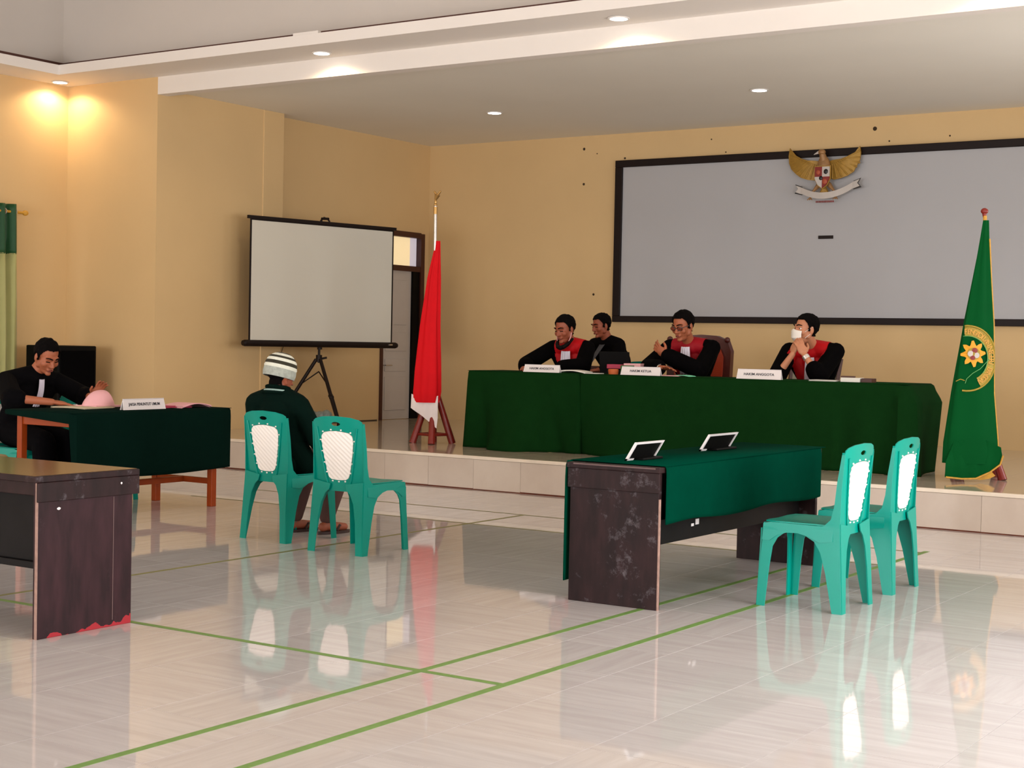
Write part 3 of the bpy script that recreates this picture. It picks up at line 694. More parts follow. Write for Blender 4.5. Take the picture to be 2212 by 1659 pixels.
# ------------------------------------------------------------------ desks
def desk(name, label, x0, x1, y0, y1, ztop, long_axis, wood, topm, shelf=False):
    """panel desk: long axis 'y' or 'x'; end panels, top, apron, modesty board"""
    t = empty(name, ((x0+x1)/2, (y0+y1)/2, 0)); tag(t, label, 'desk'); C = t.location
    def part(n, a, b, m, bev=.003): o = obj(n, bx([a[i]-C[i] for i in range(3)], [b[i]-C[i] for i in range(3)], bev), m, t); return o
    ov = .022
    if long_axis == 'y':
        part('desktop', (x0-.012, y0-ov, ztop-.028), (x1+.012, y1+ov, ztop), topm)
        for yy in (y0, y1-.032):
            part('end_panel', (x0, yy, 0), (x1, yy+.032, ztop-.028), M['wooddesk'])
            yo = yy-.014 if yy == y0 else yy+.032
            part('apron_board', (x0-.008, yo, ztop-.13), (x1+.008, yo+.014, ztop-.028), M['wooddesk'])
        part('edge_band', (x1-.001, y0+.001, 0), (x1+.004, y0+.018, ztop-.16), M['edgewood'], 0)
        part('edge_band', (x0+.03, y0-ov-.002, ztop-.009), (x1-.01, y0-ov+.001, ztop-.002), M['seam'], 0)
        part('modesty_board', (x0+.08, y0+.032, .3), (x0+.1, y1-.032, ztop-.04), M['blackboard'])
        part('shelf', (x0+.1, y0+.032, .335), (x1-.13, y1-.032, .36), M['blackboard'])
        part('front_rail', (x1-.13, y0+.032, .30), (x1-.105, y1-.032, .43), M['blackboard'])
        o = BM(); box(o, (x1-.104-C[0], y0+.62-C[1], .37), (x1-.102-C[0], y0+.66-C[1], .40)); box(o, (x1-.104-C[0], y0+.57-C[1], .365), (x1-.102-C[0], y0+.60-C[1], .38)); obj('paint_splash', o, M['plate'], t)
    else:
        part('desktop', (x0-ov, y0-.025, ztop-.03), (x1+ov*.4, y1+.035, ztop-.002), M['wooddesk'])
        part('top_sheet', (x0-ov, y0-.018, ztop-.002), (x1-.004, y1+.028, ztop), topm, 0)
        for xx in (x0, x1-.032):
            part('end_panel', (xx, y0, 0), (xx+.032, y1, ztop-.03), wood)
        part('apron_board', (x1, y0-.012, ztop-.115), (x1+.014, y1+.03, ztop-.03), M['wooddesk'])
        part('edge_band', (x1-.016, y0-.004, 0), (x1-.002, y0+.001, ztop-.03), M['edgewood'], 0)
        part('seam_strip', (x1, y1-.115, 0.03), (x1+.002, y1-.111, ztop-.12), M['seam'], 0)
        part('apron_rail', (x0+.032, y0+.01, ztop-.09), (x1-.032, y0+.03, ztop-.03), M['wooddesk'])
        part('modesty_board', (x0+.032, y0+.07, .325), (x1-.032, y0+.09, ztop-.06), M['blackboard'])
        part('front_rail', (x0+.032, y0+.05, .295), (x1-.032, y0+.10, .325), M['blackboard'])
        b_ = BM(); ball(b_, (x1+.0-C[0], y0+.11-C[1], ztop-.15), (.003, .012, .007), 1); ball(b_, (x1+.014-C[0], y1-.08-C[1], ztop-.06), (.003, .006, .006), 1); obj('paint_splash', b_, M['plate'], t)
    return t
desk('panel_desk', 'scuffed dark brown panel desk under green cloth, beside the turquoise chairs at right', -4.10, -3.582, 6.765, 8.83, .718, 'y', M['wooddesk'], M['wooddesk'])
desk('panel_desk', 'dark brown panel desk with bare glossy top and red chipped foot, near left', -7.6, -5.323, 4.366, 4.90, .712, 'x', M['wooddesk2'], M['glossdesk'])

# ------------------------------------------------------------------ draped cloths
def drape(name, path, ztop, zhem, m, label, top, amp=.02, freq=9, rows=14, seed=0, billow=None, th=.004, sag=.0):
    """path: list of (x, y, nx, ny) along the dropping edges; hem(s) height; top: (x0,x1,y0,y1) flat part"""
    pts = []; s = 0
    for i in range(len(path)-1):
        a, b = path[i], path[i+1]; l = sqrt((a[0]-b[0])**2+(a[1]-b[1])**2); k = max(2, int(l/.03))
        for j in range(k+(1 if i == len(path)-2 else 0)):
            t = j/k; n_ = V((a[2]*(1-t)+b[2]*t, a[3]*(1-t)+b[3]*t, 0))
            if n_.length > 0: n_.normalize()
            pts.append((V((a[0]*(1-t)+b[0]*t, a[1]*(1-t)+b[1]*t, 0)), n_, s+l*t))
        s += l
    bm = BM(); grid = []
    for p, n_, ss in pts:
        hem = zhem(ss, p) if callable(zhem) else zhem
        colv = []
        for r in range(rows+1):
            v = r/rows
            f = sin(ss*freq+seed)+.6*sin(ss*freq*2.3+seed*2)+.5*noise.noise(V((ss*2, seed, v)))
            off = amp*f*v**1.3+.006*min(1, v*8)
            if billow: off += billow(ss, v, p)
            z = ztop-(ztop-hem)*v+.0
            if r == 0: off = -.004; z = ztop
            if r == 1: z = ztop-(ztop-hem)*v*.5
            colv.append(bm.verts.new(p+n_*off+V((0, 0, z))))
        grid.append(colv)
    for a, b in zip(grid, grid[1:]):
        for r in range(rows): bm.faces.new((a[r], a[r+1], b[r+1], b[r]))
    x0, x1, y0, y1 = top
    q = [bm.verts.new((x, y, ztop+.0005)) for x, y in ((x0, y0), (x1, y0), (x1, y1), (x0, y1))]; bm.faces.new(q)
    # thickness
    me = bpy.data.meshes.new(name); bm.to_mesh(me); bm.free()
    o = link_mesh(name, me, m, None, True)
    so_ = o.modifiers.new('thick', 'SOLIDIFY'); so_.thickness = th; so_.offset = 0
    tag(o, label, 'tablecloth'); return o

# right desk cloth: drops on both long sides, tied short at the ends
zt = .724
cy0, cy1 = 6.80, 8.87
def hemA(s, p): return .425+.008*sin(s*5)
drape('tablecloth', [(-3.565, cy0, 1, 0), (-3.565, cy1-.06, 1, 0), (-3.585, cy1, .7, .7), (-3.64, cy1+.012, 0, 1), (-4.02, cy1+.012, 0, 1), (-4.10, cy1, -.7, .7), (-4.115, cy1-.06, -1, 0), (-4.115, cy0-.05, -1, 0)], zt,
      lambda s, p: .43+.01*sin(s*6) if p.x > -3.6 else (.47 if p.y > cy1-.02 else (.10 if p.y < cy0+.03 else .27+.02*sin(s*4))), M['greenA'],
      'plain dark green cloth over the right desk, short of its near end', (-4.12, -3.56, cy0, cy1+.013), amp=.004, freq=6)
# prosecutor's table: top, legs, stretchers
PT = empty('wooden_table', (-8.83, 8.02, 0)); tag(PT, 'orange varnished wooden table under a blackish green cloth at left', 'table'); C_ = PT.location
PX0, PX1, PY0, PY1, PZ = -9.2, -8.46, 7.25, 8.78, .765
def pp(n, a, b, m=None, bev=.004): return obj(n, bx([a[i]-C_[i] for i in range(3)], [b[i]-C_[i] for i in range(3)], bev), m or M['orange'], PT)
pp('tabletop', (PX0+.005, PY0+.012, PZ-.03), (PX1-.012, PY1-.01, PZ-.004))
for x in (PX0+.04, PX1-.05-.035):
    for y in (PY0+.06, PY1-.15): pp('leg', (x, y, 0), (x+.052, y+.052, PZ-.03))
pp('apron', (PX0+.05, PY0+.07, PZ-.105), (PX1-.05, PY0+.095, PZ-.03)); pp('apron', (PX0+.05, PY1-.125, PZ-.105), (PX1-.05, PY1-.10, PZ-.03))
pp('apron', (PX0+.05, PY0+.1, PZ-.105), (PX0+.075, PY1-.13, PZ-.03)); pp('apron', (PX1-.075, PY0+.1, PZ-.105), (PX1-.05, PY1-.13, PZ-.03))
for y in (PY0+.07, PY1-.14): pp('stretcher', (PX0+.09, y, .175), (PX1-.08, y+.03, .22))
pp('stretcher', (-8.85, PY0+.1, .175), (-8.81, PY1-.14, .22))
drape('tablecloth', [(PX0, PY0-.008, 0, -1), (PX1-.05, PY0-.008, 0, -1), (PX1+.005, PY0+.01, .7, -.7), (PX1+.012, PY0+.06, 1, 0), (PX1+.012, PY1-.08, 1, 0), (PX1-.005, PY1+.01, .7, .7), (PX1-.08, PY1+.015, 0, 1), (PX0, PY1+.015, 0, 1)], PZ+.002,
      lambda s, p: (.30+.012*sin(s*3) if p.x > PX1-.03 else (.735-.045*max(0, (p.x-PX0)/.7) if p.y < 8 else .42)), M['greenP'],
      'blackish green cloth over the left wooden table, hanging low in front', (PX0, PX1+.008, PY0-.008, PY1+.013), amp=.004, freq=5)

# judges' tables (hidden carcass) and cloths
JY, JD, JZ = 12.20, .62, 1.045
def jtable(x0, x1, label):
    t = empty('long_table', ((x0+x1)/2, JY+JD/2, SZ)); tag(t, label, 'table'); c = t.location
    obj('tabletop', bx((x0-c[0], JY+.02-c[1], JZ-.035-c[2]), (x1-c[0], JY+JD-c[1], JZ-.006-c[2]), .004), M['darkwood'], t)
    for x in (x0+.08, x1-.14):
        for y in (JY+.1, JY+JD-.12): obj('leg', bx((x-c[0], y-c[1], 0), (x+.05-c[0], y+.05-c[1], JZ-.035-c[2])), M['darkwood'], t)
jtable(-8.56, -7.32, 'judges table at the left end of the bench'); jtable(-7.30, -4.27, 'long judges table forming most of the bench')
def bill1(s, v, p):
    if p.y > JY+.05: return .02*v
    u = (p.x+8.58)/1.26
    return .25*v**2*math.exp(-((u-.45)/.20)**4)+.03*v-.05*v*math.exp(-((u-.10-.1*v)/.05)**2)-.07*v**2*math.exp(-((u-.84+.1*(1-v))/.05)**2)+.02*v*math.exp(-((u-.62-.25*(1-v))/.03)**2)
drape('tablecloth', [(-8.58, JY+JD, -1, 0), (-8.59, JY+.03, -1, 0), (-8.575, JY, -.7, -.7), (-8.55, JY-.005, 0, -1), (-7.325, JY-.005, 0, -1), (-7.31, JY+.02, .7, -.7)], JZ,
      lambda s, p: SZ+.001, M['greenJ'], 'bottle green cloth over the short left part of the judges bench', (-8.585, -7.31, JY-.005, JY+JD), amp=.014, freq=8, rows=24, billow=bill1, seed=2)
def bill2(s, v, p):
    if p.y > JY+.06: return .05*v*sin(s*3)
    u = (p.x+7.3)
    return .03*v+.09*v**2*math.exp(-((u-.55)/.3)**2)-.05*v*math.exp(-((u-.0)/.1)**2)+.03*v*sin(u*2.1)+(.03*v*sin(u*19) if u > 2.5 else 0)
drape('tablecloth', [(-7.312, JY+.05, -.7, -.7), (-7.30, JY-.004, 0, -1), (-4.30, JY-.004, 0, -1), (-4.235, JY+.012, .5, -.8), (-4.20, JY+.07, 1, 0), (-4.20, JY+JD, 1, 0)], JZ+.003,
      lambda s, p: SZ+.001, M['greenJ'], 'bottle green cloth over the long right part of the judges bench', (-7.305, -4.205, JY-.004, JY+JD), amp=.013, freq=5, rows=24, seed=5,
      billow=lambda s, v, p: bill2(s, v, p)+(.10*min(1, v*5) if p.x > -4.22 else (.05*min(1, v*5) if p.x > -4.27 else 0)))

# ------------------------------------------------------------------ name plates
def nameplate(p0, xdir, w, h, lean, words, label, tw=.6):
    """A-shaped white plate; p0 = middle of the foot of the face, xdir = reading direction"""
    x = V(xdir).normalized(); nrm = V((x.y, -x.x, 0))  # faces the reader
    t = empty('name_plate', p0); tag(t, label, 'name plate', 'white name plates')
    up = (V((0, 0, h))-nrm*lean)
    bm = BM(); a = -x*w/2; b_ = x*w/2; th = -nrm*.004
    f = [bm.verts.new(q) for q in (a, b_, b_*.97+up, a*.97+up)]; g = [bm.verts.new(q.co+th) for q in f]
    bm.faces.new(f); bm.faces.new(g[::-1])
    for i in range(4): bm.faces.new((f[i], g[i], g[(i+1) % 4], f[(i+1) % 4]))
    obj('face_panel', bm, M['plate'], t)
    bm = BM(); up2 = up; bk = -nrm*(lean*2)
    f = [bm.verts.new(q) for q in (a+bk, b_+bk, b_*.97+up2, a*.97+up2)]; g = [bm.verts.new(q.co+nrm*.004) for q in f]
    bm.faces.new(f); bm.faces.new(g[::-1])
    for i in range(4): bm.faces.new((f[i], g[i], g[(i+1) % 4], f[(i+1) % 4]))
    obj('rear_panel', bm, M['plate'], t)
    n2 = x.cross(up.normalized())
    if n2.dot(nrm) < 0: n2 = -n2
    mt = frame_mtx(up*.48+n2*.0015, x, up)
    text(words, .03, M['ink'], 'lettering', t, mt, .0006, width=w*tw)
    return t
nameplate((-7.788, 12.27, JZ+.004), (1, .02, 0), .40, .072, .022, 'HAKIM ANGGOTA', 'white name plate reading HAKIM ANGGOTA before the leftmost judge', .68)
nameplate((-6.72, 12.27, JZ+.006), (1, .0, 0), .41, .078, .022, 'HAKIM KETUA', 'white name plate reading HAKIM KETUA before the judge in spectacles', .54)
nameplate((-5.55, 12.27, JZ+.006), (1, 0, 0), .42, .086, .022, 'HAKIM ANGGOTA', 'white name plate reading HAKIM ANGGOTA before the masked judge', .68)
nameplate((-8.60, 8.03, PZ+.005), (.0, 1, 0), .42, .082, .02, 'JAKSA PENUNTUT UMUM', 'white name plate reading JAKSA PENUNTUT UMUM on the left table', .74)
def sign_holder(x, y0, y1, z, label):
    """seen from behind: white rim, black back, black foot; leans away from the chairs"""
    t = empty('sign_holder', (x, (y0+y1)/2, z)); tag(t, label, 'sign holder', 'leaning sign holders on the right desk')
    w = (y1-y0); h = .098; ln = .06
    def fn(u, v, d_): return V((-.0-(-1)*0+ (-ln*0) + (ln*0), 0, 0))+V((-.03+ln*(v/h)+d_, u, v))
    def q(u, v, d_): return V((.03-ln*(v/h)*-1*0 - ln*(1-v/h)*0 + d_ + ln*(v/h)-.06, u, v))
    rim = BM()
    for (u0, u1, v0, v1) in ((-w/2, w/2, h-.012, h), (-w/2, -w/2+.014, 0, h-.012), (w/2-.010, w/2, 0.01, h-.012), (-w/2, -w/2+.07, 0, .01)):
        prism(rim, [(u0, v0), (u1, v0), (u1, v1), (u0, v1)], q, -.006, .008)
    obj('white_rim', rim, M['plate'], t)
    bk = BM(); prism(bk, [(-w/2+.01, .004), (w/2-.008, .004), (w/2-.008, h-.01), (-w/2+.01, h-.01)], q, -.004, .0); obj('back_panel', bk, M['black'], t)
    ft = bx((-.035, -w*.22, 0), (.03, w*.5, .012), .004); obj('foot', ft, M['black'], t)
sign_holder(-3.84, 6.93, 7.235, zt+.003, 'white rimmed sign holder seen from behind, nearer one on the green desk cloth')
sign_holder(-3.90, 7.905, 8.28, zt+.003, 'white rimmed sign holder seen from behind, farther one on the green desk cloth')

# ------------------------------------------------------------------ projection screen
SA, SB = V((-11.56, 12.27, 0)), V((-11.15, 14.27, 0))
sd = (SB-SA).normalized(); sn = V((sd.y, -sd.x, 0)); SM = (SA+SB)/2
ps = empty('projection_screen', (SM.x-sn.x*.06, SM.y-sn.y*.06, SZ)); tag(ps, 'portable tripod projection screen beside the stage wall', 'projection screen')
o0 = V(ps.location)
def sp(s, z, d_=0): return (SM+sd*s+sn*d_+V((0, 0, z)))-o0
Z0, Z1 = 1.262, 2.648; hw = 1.02
def sbar(nm, s0, s1, z0, z1, d0, d1, m):
    bm = BM(); vs = [[bm.verts.new(sp(s, z, d_)) for s, z in ((s0, z0), (s1, z0), (s1, z1), (s0, z1))] for d_ in (d0, d1)]
    bm.faces.new(vs[0]); bm.faces.new(vs[1][::-1])
    for i in range(4): bm.faces.new((vs[0][i], vs[1][i], vs[1][(i+1) % 4], vs[0][(i+1) % 4]))
    return obj(nm, bm, m, ps)
sbar('fabric_border', -hw, hw, Z0+.02, Z1-.02, -.002, .002, M['blackmetal'])
sbar('screen_fabric', -hw+.022, hw-.022, Z0+.03, Z1-.05, .002, .004, M['screenfab'])
sbar('top_batten', -hw-.03, hw+.03, Z1-.035, Z1, -.015, .015, M['blackmetal'])
bm = BM(); rod(bm, sp(-hw-.05, Z0, 0), sp(hw+.05, Z0, 0), .036, .036, 16); rod(bm, sp(-hw-.075, Z0, 0), sp(-hw-.05, Z0, 0), .028, .036, 16); rod(bm, sp(hw+.05, Z0, 0), sp(hw+.075, Z0, 0), .036, .028, 16)
hs_ = obj('roller_housing', bm, M['blackmetal'], ps, True)
bm = BM(); 
b0 = sp(hw-.08, Z0, .037); b1 = sp(hw-.02, Z0+.012, .04); box(bm, b0, b1); obj('small_badge', bm, M['silver'], hs_)
bm = BM(); rod(bm, sp(0, 1.05, -.07), sp(0, Z1+.02, -.07), .014); obj('pole', bm, M['blackmetal'], ps, True)
bm = BM(); rod(bm, sp(0, Z0-.06, -.06), sp(0, Z0+.06, -.06), .028); rod(bm, sp(0, Z0, -.07), sp(0, Z0, 0), .02); obj('bracket', bm, M['blackmetal'], ps, True)
bm = BM(); tube(bm, [sp(0, Z1+.02, -.07), sp(.0, Z1+.045, -.02), sp(.04, Z1+.03, .0), sp(.06, Z1+.0, .01)], .01); tube(bm, [sp(-.05, Z1+.03, 0), sp(.05, Z1+.035, 0)], .014); obj('hook', bm, M['blackmetal'], ps, True)
bm = BM(); rod(bm, sp(0, 1.06, -.07), sp(0, 1.14, -.07), .035); rod(bm, sp(.0, 1.09, -.07), sp(.08, 1.11, -.03), .012); obj('collar', bm, M['blackmetal'], ps, True)
for a, nm in ((-.40, 0), (pi*2/3-.40, 1), (pi*4/3-.40, 2)):
    dx = sd*cos(a)+sn*sin(a); foot = sp(0, SZ+.02, -.07)+dx*.50; kn = sp(0, 1.09, -.07)+dx*.03
    bm = BM(); mid = kn.lerp(foot, .55); rod(bm, kn, mid, .02, .02); rod(bm, mid, foot, .024, .02); ball(bm, mid, .03, 2)
    lg = obj('leg', bm, M['blackmetal'], ps, True)
    bm = BM(); rod(bm, sp(0, .95, -.07), kn.lerp(foot, .38), .007); obj('brace', bm, M['blackmetal'], lg, True)
    bm = BM(); ball(bm, foot, (.028, .028, .02), 2); obj('rubber_foot', bm, M['black'], lg, True)
cb = BM(); tube(cb, [V((XL+.01, 13.5, 2.2)), V((XL+.02, 13.56, 1.6)), V((XL+.03, 13.4, 1.2)), V((XL+.03, 13.22, .8)), V((XL+.04, 13.12, .5)), V((XL+.06, 13.05+.2, SZ+.01))], .004, 6)
o = obj('power_cable', cb, M['cable'], None, True); tag(o, 'thin cable hanging down the stage side wall behind the screen', 'cable')

# ------------------------------------------------------------------ flags
def fstand(c, m, n=4, r=.26, label='', rot=0, h=.46):
    t = empty('flag_stand', (c[0], c[1], SZ)); tag(t, label, 'flag stand')
    bm = BM(); rod(bm, (0, 0, .2), (0, 0, h+.06), .045, .038, 12); obj('hub', bm, m, t, True)
    ft = []
    for k in range(n):
        a = rot+2*pi*k/n; p = V((r*cos(a), r*sin(a), 0)); ft.append(p)
        bm = BM(); rod(bm, p, V((cos(a)*.035, sin(a)*.035, h)), .036, .03, 10); obj('leg', bm, m, t, True)
    for k in range(n):
        a, b = ft[k]*.8, ft[(k+1) % n]*.8; bm = BM(); rod(bm, a+V((0, 0, .09)), b+V((0, 0, .09)), .014); obj('stretcher', bm, m, t, True)
    return t
F1 = V((-9.02, 12.23, 0))
fstand((-9.09, 12.32), M['standred'], 4, .20, 'dark red four legged wooden stand of the red and white flag', radians(-56.5), .5)
fl = empty('red_white_flag', (F1.x, F1.y, SZ+.3)); tag(fl, 'furled red over white flag on a pole with brass finial', 'flag')
bm = BM(); rod(bm, (0, 0, 0), (-.02, 0, 2.06), .016); obj('pole', bm, M['silver'], fl, True)
bm = BM(); ball(bm, (-.02, 0, 2.07), .018, 2); ball(bm, (-.02, 0, 2.1), (.014, .014, .03), 2); rod(bm, (-.02, 0, 1.98), (-.02, 0, 2.05), .02); rod(bm, (-.02, 0, 2.12), (.0, 0, 2.17), .012, .03, 10)
for s in (-1, 1): cap(bm, (0, 0, 2.16), (s*.035, 0, 2.2), .012, .01)
obj('finial', bm, M['brass'], fl, True)
def furl(levels, base, name, m, parent, seed=0, amp=.016, per=40, nf=7, z_off=0):
    """closed hanging tube of cloth: levels (z, xl, xr, depth) relative to base"""
    bm = BM(); rings = []
    N = len(levels)
    zs = []
    for i in range(N-1):
        for k in range(10):
            t = k/10; zs.append([levels[i][j]*(1-t)+levels[i+1][j]*t for j in range(4)])
    zs.append(list(levels[-1]))
    for (z, xl, xr, dp) in zs:
        cx, w = (xl+xr)/2, (xr-xl)/2; ring = []
        for k in range(per):
            a = 2*pi*k/per; f = 1+amp/max(w, .02)*sin(a*nf+seed+z*1.5)*min(1, w/.06)
            # camera-right vector in the floor plane so the widths read as given
            px = cx+w*cos(a)*f; py = dp*sin(a)*f
            ring.append(bm.verts.new((px*.834-py*.5517, px*.5517+py*.834, z)))
        rings.append(ring)
    for a, b in zip(rings, rings[1:]):
        for k in range(per): bm.faces.new((a[k], a[(k+1) % per], b[(k+1) % per], b[k]))
    bm.faces.new(rings[0]); bm.faces.new(rings[-1])
    return obj(name, bm, m, parent, True)
# px-derived outline in metres at the pole's distance (1 m = 217 px)
zz = lambda y, k=216.: (735-y)/k+HC-(SZ+.3)
ux = lambda x, c=937., k=216.: (x-c)/k
furl([(zz(522), ux(937), ux(945), .012), (zz(600), ux(921), ux(946), .03), (zz(700), ux(907), ux(947), .05), (zz(800), ux(896), ux(950), .07), (zz(845), ux(893), ux(951), .075), (zz(868), ux(893), ux(947), .07)], None, 'red_cloth', M['red'], fl, 1, .012)
def hangpanel(pts, m, name, parent, dep=.0, th=.004, step=.03):
    """flat-ish hanging cloth panel facing the hall; pts in (u right, z)"""
    bm = BM()
    def fn(u, z):
        w = .008*sin(u*60)+.006*sin(z*25)+dep
        return (u*.834+w*.55, u*.5517-w*.83, z), (.5517, -.834, .1)
    plate(bm, pts, fn, step, th); return obj(name, bm, m, parent, True)
hangpanel([(ux(890), zz(850)), (ux(889), zz(880)), (ux(915), zz(898)), (ux(945), zz(923)), (ux(947), zz(900)), (ux(947), zz(853)), (ux(920), zz(862))], M['flagwhite'], 'white_cloth', fl, -.062+.13-.03)
# green flag
F2 = V((-3.56, 12.15, 0))
fstand((-3.68, 12.46), M['standred'], 4, .24, 'dark red wooden stand behind the green flag', radians(-20), .45)
f2 = empty('green_flag', (F2.x, F2.y, SZ+.05)); tag(f2, 'hanging green flag with gold fringe and round gold emblem', 'flag')
K2 = 3303.6/(.5517*3.56+.834*12.15); z2 = lambda y: (763-y)/K2+HC-(SZ+.05); u2 = lambda x: (x-2125.6)/K2
bm = BM(); rod(bm, (0, 0, 0), (-.03, 0, z2(470)), .015); obj('pole', bm, M['gold'], f2, True)
bm = BM(); ball(bm, (-.035, 0, z2(460)), (.03, .03, .026), 2); rod(bm, (-.035, 0, z2(475)), (-.035, 0, z2(463)), .01, .02); obj('finial', bm, M['standred'], f2, True)
prof = [(z2(480), u2(2114), u2(2126), .01), (z2(560), u2(2103), u2(2130), .03), (z2(700), u2(2079), u2(2142), .055), (z2(850), u2(2057), u2(2147), .075), (z2(960), u2(2043), u2(2159), .085), (z2(1005), u2(2042), u2(2162), .08)]
green = furl(prof, None, 'green_cloth', M['greenflag'], f2, 3, .010, nf=6)
def fsurf(x, y, lift=.012):
    """point on the camera-facing side of the green cloth for a spot given by its place on the cloth"""
    z = z2(y)
    for a, b in zip(prof, prof[1:]):
        if b[0] <= z <= a[0]:
            t = (a[0]-z)/(a[0]-b[0]); xl, xr, dp = [a[i]*(1-t)+b[i]*t for i in (1, 2, 3)]; break
    else: xl, xr, dp = prof[-1][1:]
    cx, w = (xl+xr)/2, (xr-xl)/2; u = max(-.97, min(.97, (u2(x)-cx)/w)); px = cx+w*u; py = -dp*sqrt(1-u*u)*.93-lift-.012
    return V((px*.834-py*.5517*1.0*1, px*.5517+py*.834, z)) if False else V((px*.834+(-py)*.5517, px*.5517+py*.834, z))
low = [(u2(2042), z2(1000)), (u2(2041), z2(1034)), (u2(2075), z2(1037)), (u2(2105), z2(1036)), (u2(2135), z2(1022)), (u2(2157), z2(1005)), (u2(2163), z2(985)), (u2(2160), z2(968))]
hangpanel([(u, z) for u, z in low]+[(u2(2120), z2(950)), (u2(2060), z2(955))], M['greenflag'], 'lower_fold', f2, .068)
def ribbon3(pts, r, m, name, parent):
    bm = BM(); tube(bm, pts, r, 6); return obj(name, bm, m, parent, True)
ribbon3([fsurf(x, y, .0) for x, y in ((2131, 520), (2134, 600), (2142, 700), (2147, 850), (2159, 950), (2163, 990))], .006, M['gold'], 'fringe', f2)
ribbon3([V((u*.834+.052, u*.5517-.072, z)) for u, z in low[1:7]], .007, M['gold'], 'fringe', f2)
hangpanel([(u2(2100), z2(1036)), (u2(2142), z2(1020)), (u2(2152), z2(1030)), (u2(2140), z2(1036)), (u2(2120), z2(1040))], M['gold'], 'fringe', f2, .05)
# emblem on the cloth: rings, lettering blocks, flower
cxp, cyp = 2082, 778
def ringpts(rx, ry, a0, a1, n=26, cx=cxp, cy=cyp): return [fsurf(cx+rx*cos(radians(a0+(a1-a0)*i/n)), cy+ry*sin(radians(a0+(a1-a0)*i/n)), .004) for i in range(n+1)]
em = ribbon3(ringpts(64, 70, -97, 98), .007, M['goldemb'], 'emblem_ring', f2)
def band(r0, r1, a0, a1, m, name, n=30):
    bm = BM(); A = []; B = []
    for i in range(n+1):
        a = radians(a0+(a1-a0)*i/n)
        A.append(bm.verts.new(fsurf(cxp+r0*cos(a), cyp+r0*1.07*sin(a), .002))); B.append(bm.verts.new(fsurf(cxp+r1*cos(a), cyp+r1*1.07*sin(a), .003)))
    for i in range(n): bm.faces.new((A[i], A[i+1], B[i+1], B[i]))
    return obj(name, bm, m, em)
bnd = band(44, 63, -95, 62, M['goldemb'], 'emblem_band')
ribbon3(ringpts(44, 48, -100, 40), .003, M['palegreen'], 'emblem_thread', em)
ribbon3([fsurf(x, y, .003) for x, y in ((2130, 779), (2110, 800), (2094, 810), (2082, 822), (2079, 832))], .003, M['palegreen'], 'emblem_thread', em)
ribbon3([fsurf(x, y, .003) for x, y in ((2062, 828), (2070, 823), (2078, 826))], .0035, M['goldemb'], 'emblem_thread', em)
arc = 'PENGADILAN NEGERI BANGGAI'
for i, chx in enumerate(arc):
    if chx == ' ': continue
    a = radians(-92+i*6.4); pc = fsurf(cxp+53*cos(a), cyp+57*sin(a), .006)
    tx = V((-sin(a)*.834, -sin(a)*.5517, -cos(a))); rad = V((cos(a)*.834, cos(a)*.5517, -sin(a)))
    text(chx, .058, M['gold'], 'emblem_letter', em, frame_mtx(pc, tx, rad), .001)
fc = (2095, 768); bm = BM(); vs = []
for k in range(36):
    a = 2*pi*k/36; r = 21.5+5.5*cos(8*a+.6); vs.append(bm.verts.new(fsurf(fc[0]+r*cos(a), fc[1]+r*1.1*sin(a), .008)))
cv_ = bm.verts.new(fsurf(*fc, .012))
for k in range(36): bm.faces.new((cv_, vs[k], vs[(k+1) % 36]))
fw_ = obj('emblem_flower', bm, M['yellow'], em)
for (dx, dy, r, mm) in ((0, 0, 13.5, 'goldemb'), (-6, 0, 6.5, 'shwhite'), (6, 3, 6, 'shwhite'), (2, -7, 6, 'shred'), (-2, 8, 5.5, 'shred')):
    bm = BM(); c0 = bm.verts.new(fsurf(fc[0]+dx, fc[1]+dy, .016)); vs = [bm.verts.new(fsurf(fc[0]+dx+r*cos(2*pi*k/14), fc[1]+dy+r*sin(2*pi*k/14), .0145 if mm != 'goldemb' else .012)) for k in range(14)]
    for k in range(14): bm.faces.new((c0, vs[k], vs[(k+1) % 14]))
    obj('emblem_centre', bm, M[mm], em)

# ------------------------------------------------------------------ people
def remesh(bm, vox, name, smooth=2):
    me = bpy.data.meshes.new(name); bm.to_mesh(me); bm.free()
    o = bpy.data.objects.new(name, me); COL.objects.link(o)
    r = o.modifiers.new('r', 'REMESH'); r.mode = 'VOXEL'; r.voxel_size = vox; r.use_smooth_shade = True
    if smooth:
        s = o.modifiers.new('s', 'SMOOTH'); s.factor = .5; s.iterations = smooth
    dg = bpy.context.evaluated_depsgraph_get(); dg.update()
    m2 = bpy.data.meshes.new_from_object(o.evaluated_get(dg)); bpy.data.objects.remove(o); bpy.data.meshes.remove(me)
    for p in m2.polygons: p.use_smooth = True
    return m2
def patch(me, pred, off, name, m, parent, wob=0, wscale=30):
    """shell over the part of a surface where pred(point, normal) holds, raised by off"""
    src = BM(); src.from_mesh(me); src.normal_update()
    keep = [f for f in src.faces if pred(f.calc_center_median(), f.normal)]
    bm = BM(); mp = {}; mq = {}
    for f in keep:
        for v in f.verts:
            if v.index not in mp:
                w = off+(wob*noise.noise(v.co*wscale) if wob else 0)
                mp[v.index] = bm.verts.new(v.co+v.normal*w); mq[v.index] = bm.verts.new(v.co-v.normal*.002)
    ec = {}
    for f in keep:
        ix = [v.index for v in f.verts]
        bm.faces.new([mp[i] for i in ix]); bm.faces.new([mq[i] for i in reversed(ix)])
        for i in range(len(ix)):
            a, b = ix[i], ix[(i+1) % len(ix)]
            if (b, a) in ec: del ec[(b, a)]
            else: ec[(a, b)] = 1
    for a, b in ec: bm.faces.new((mp[b], mp[a], mq[a], mq[b]))
    src.free()
    return obj(name, bm, m, parent, True)
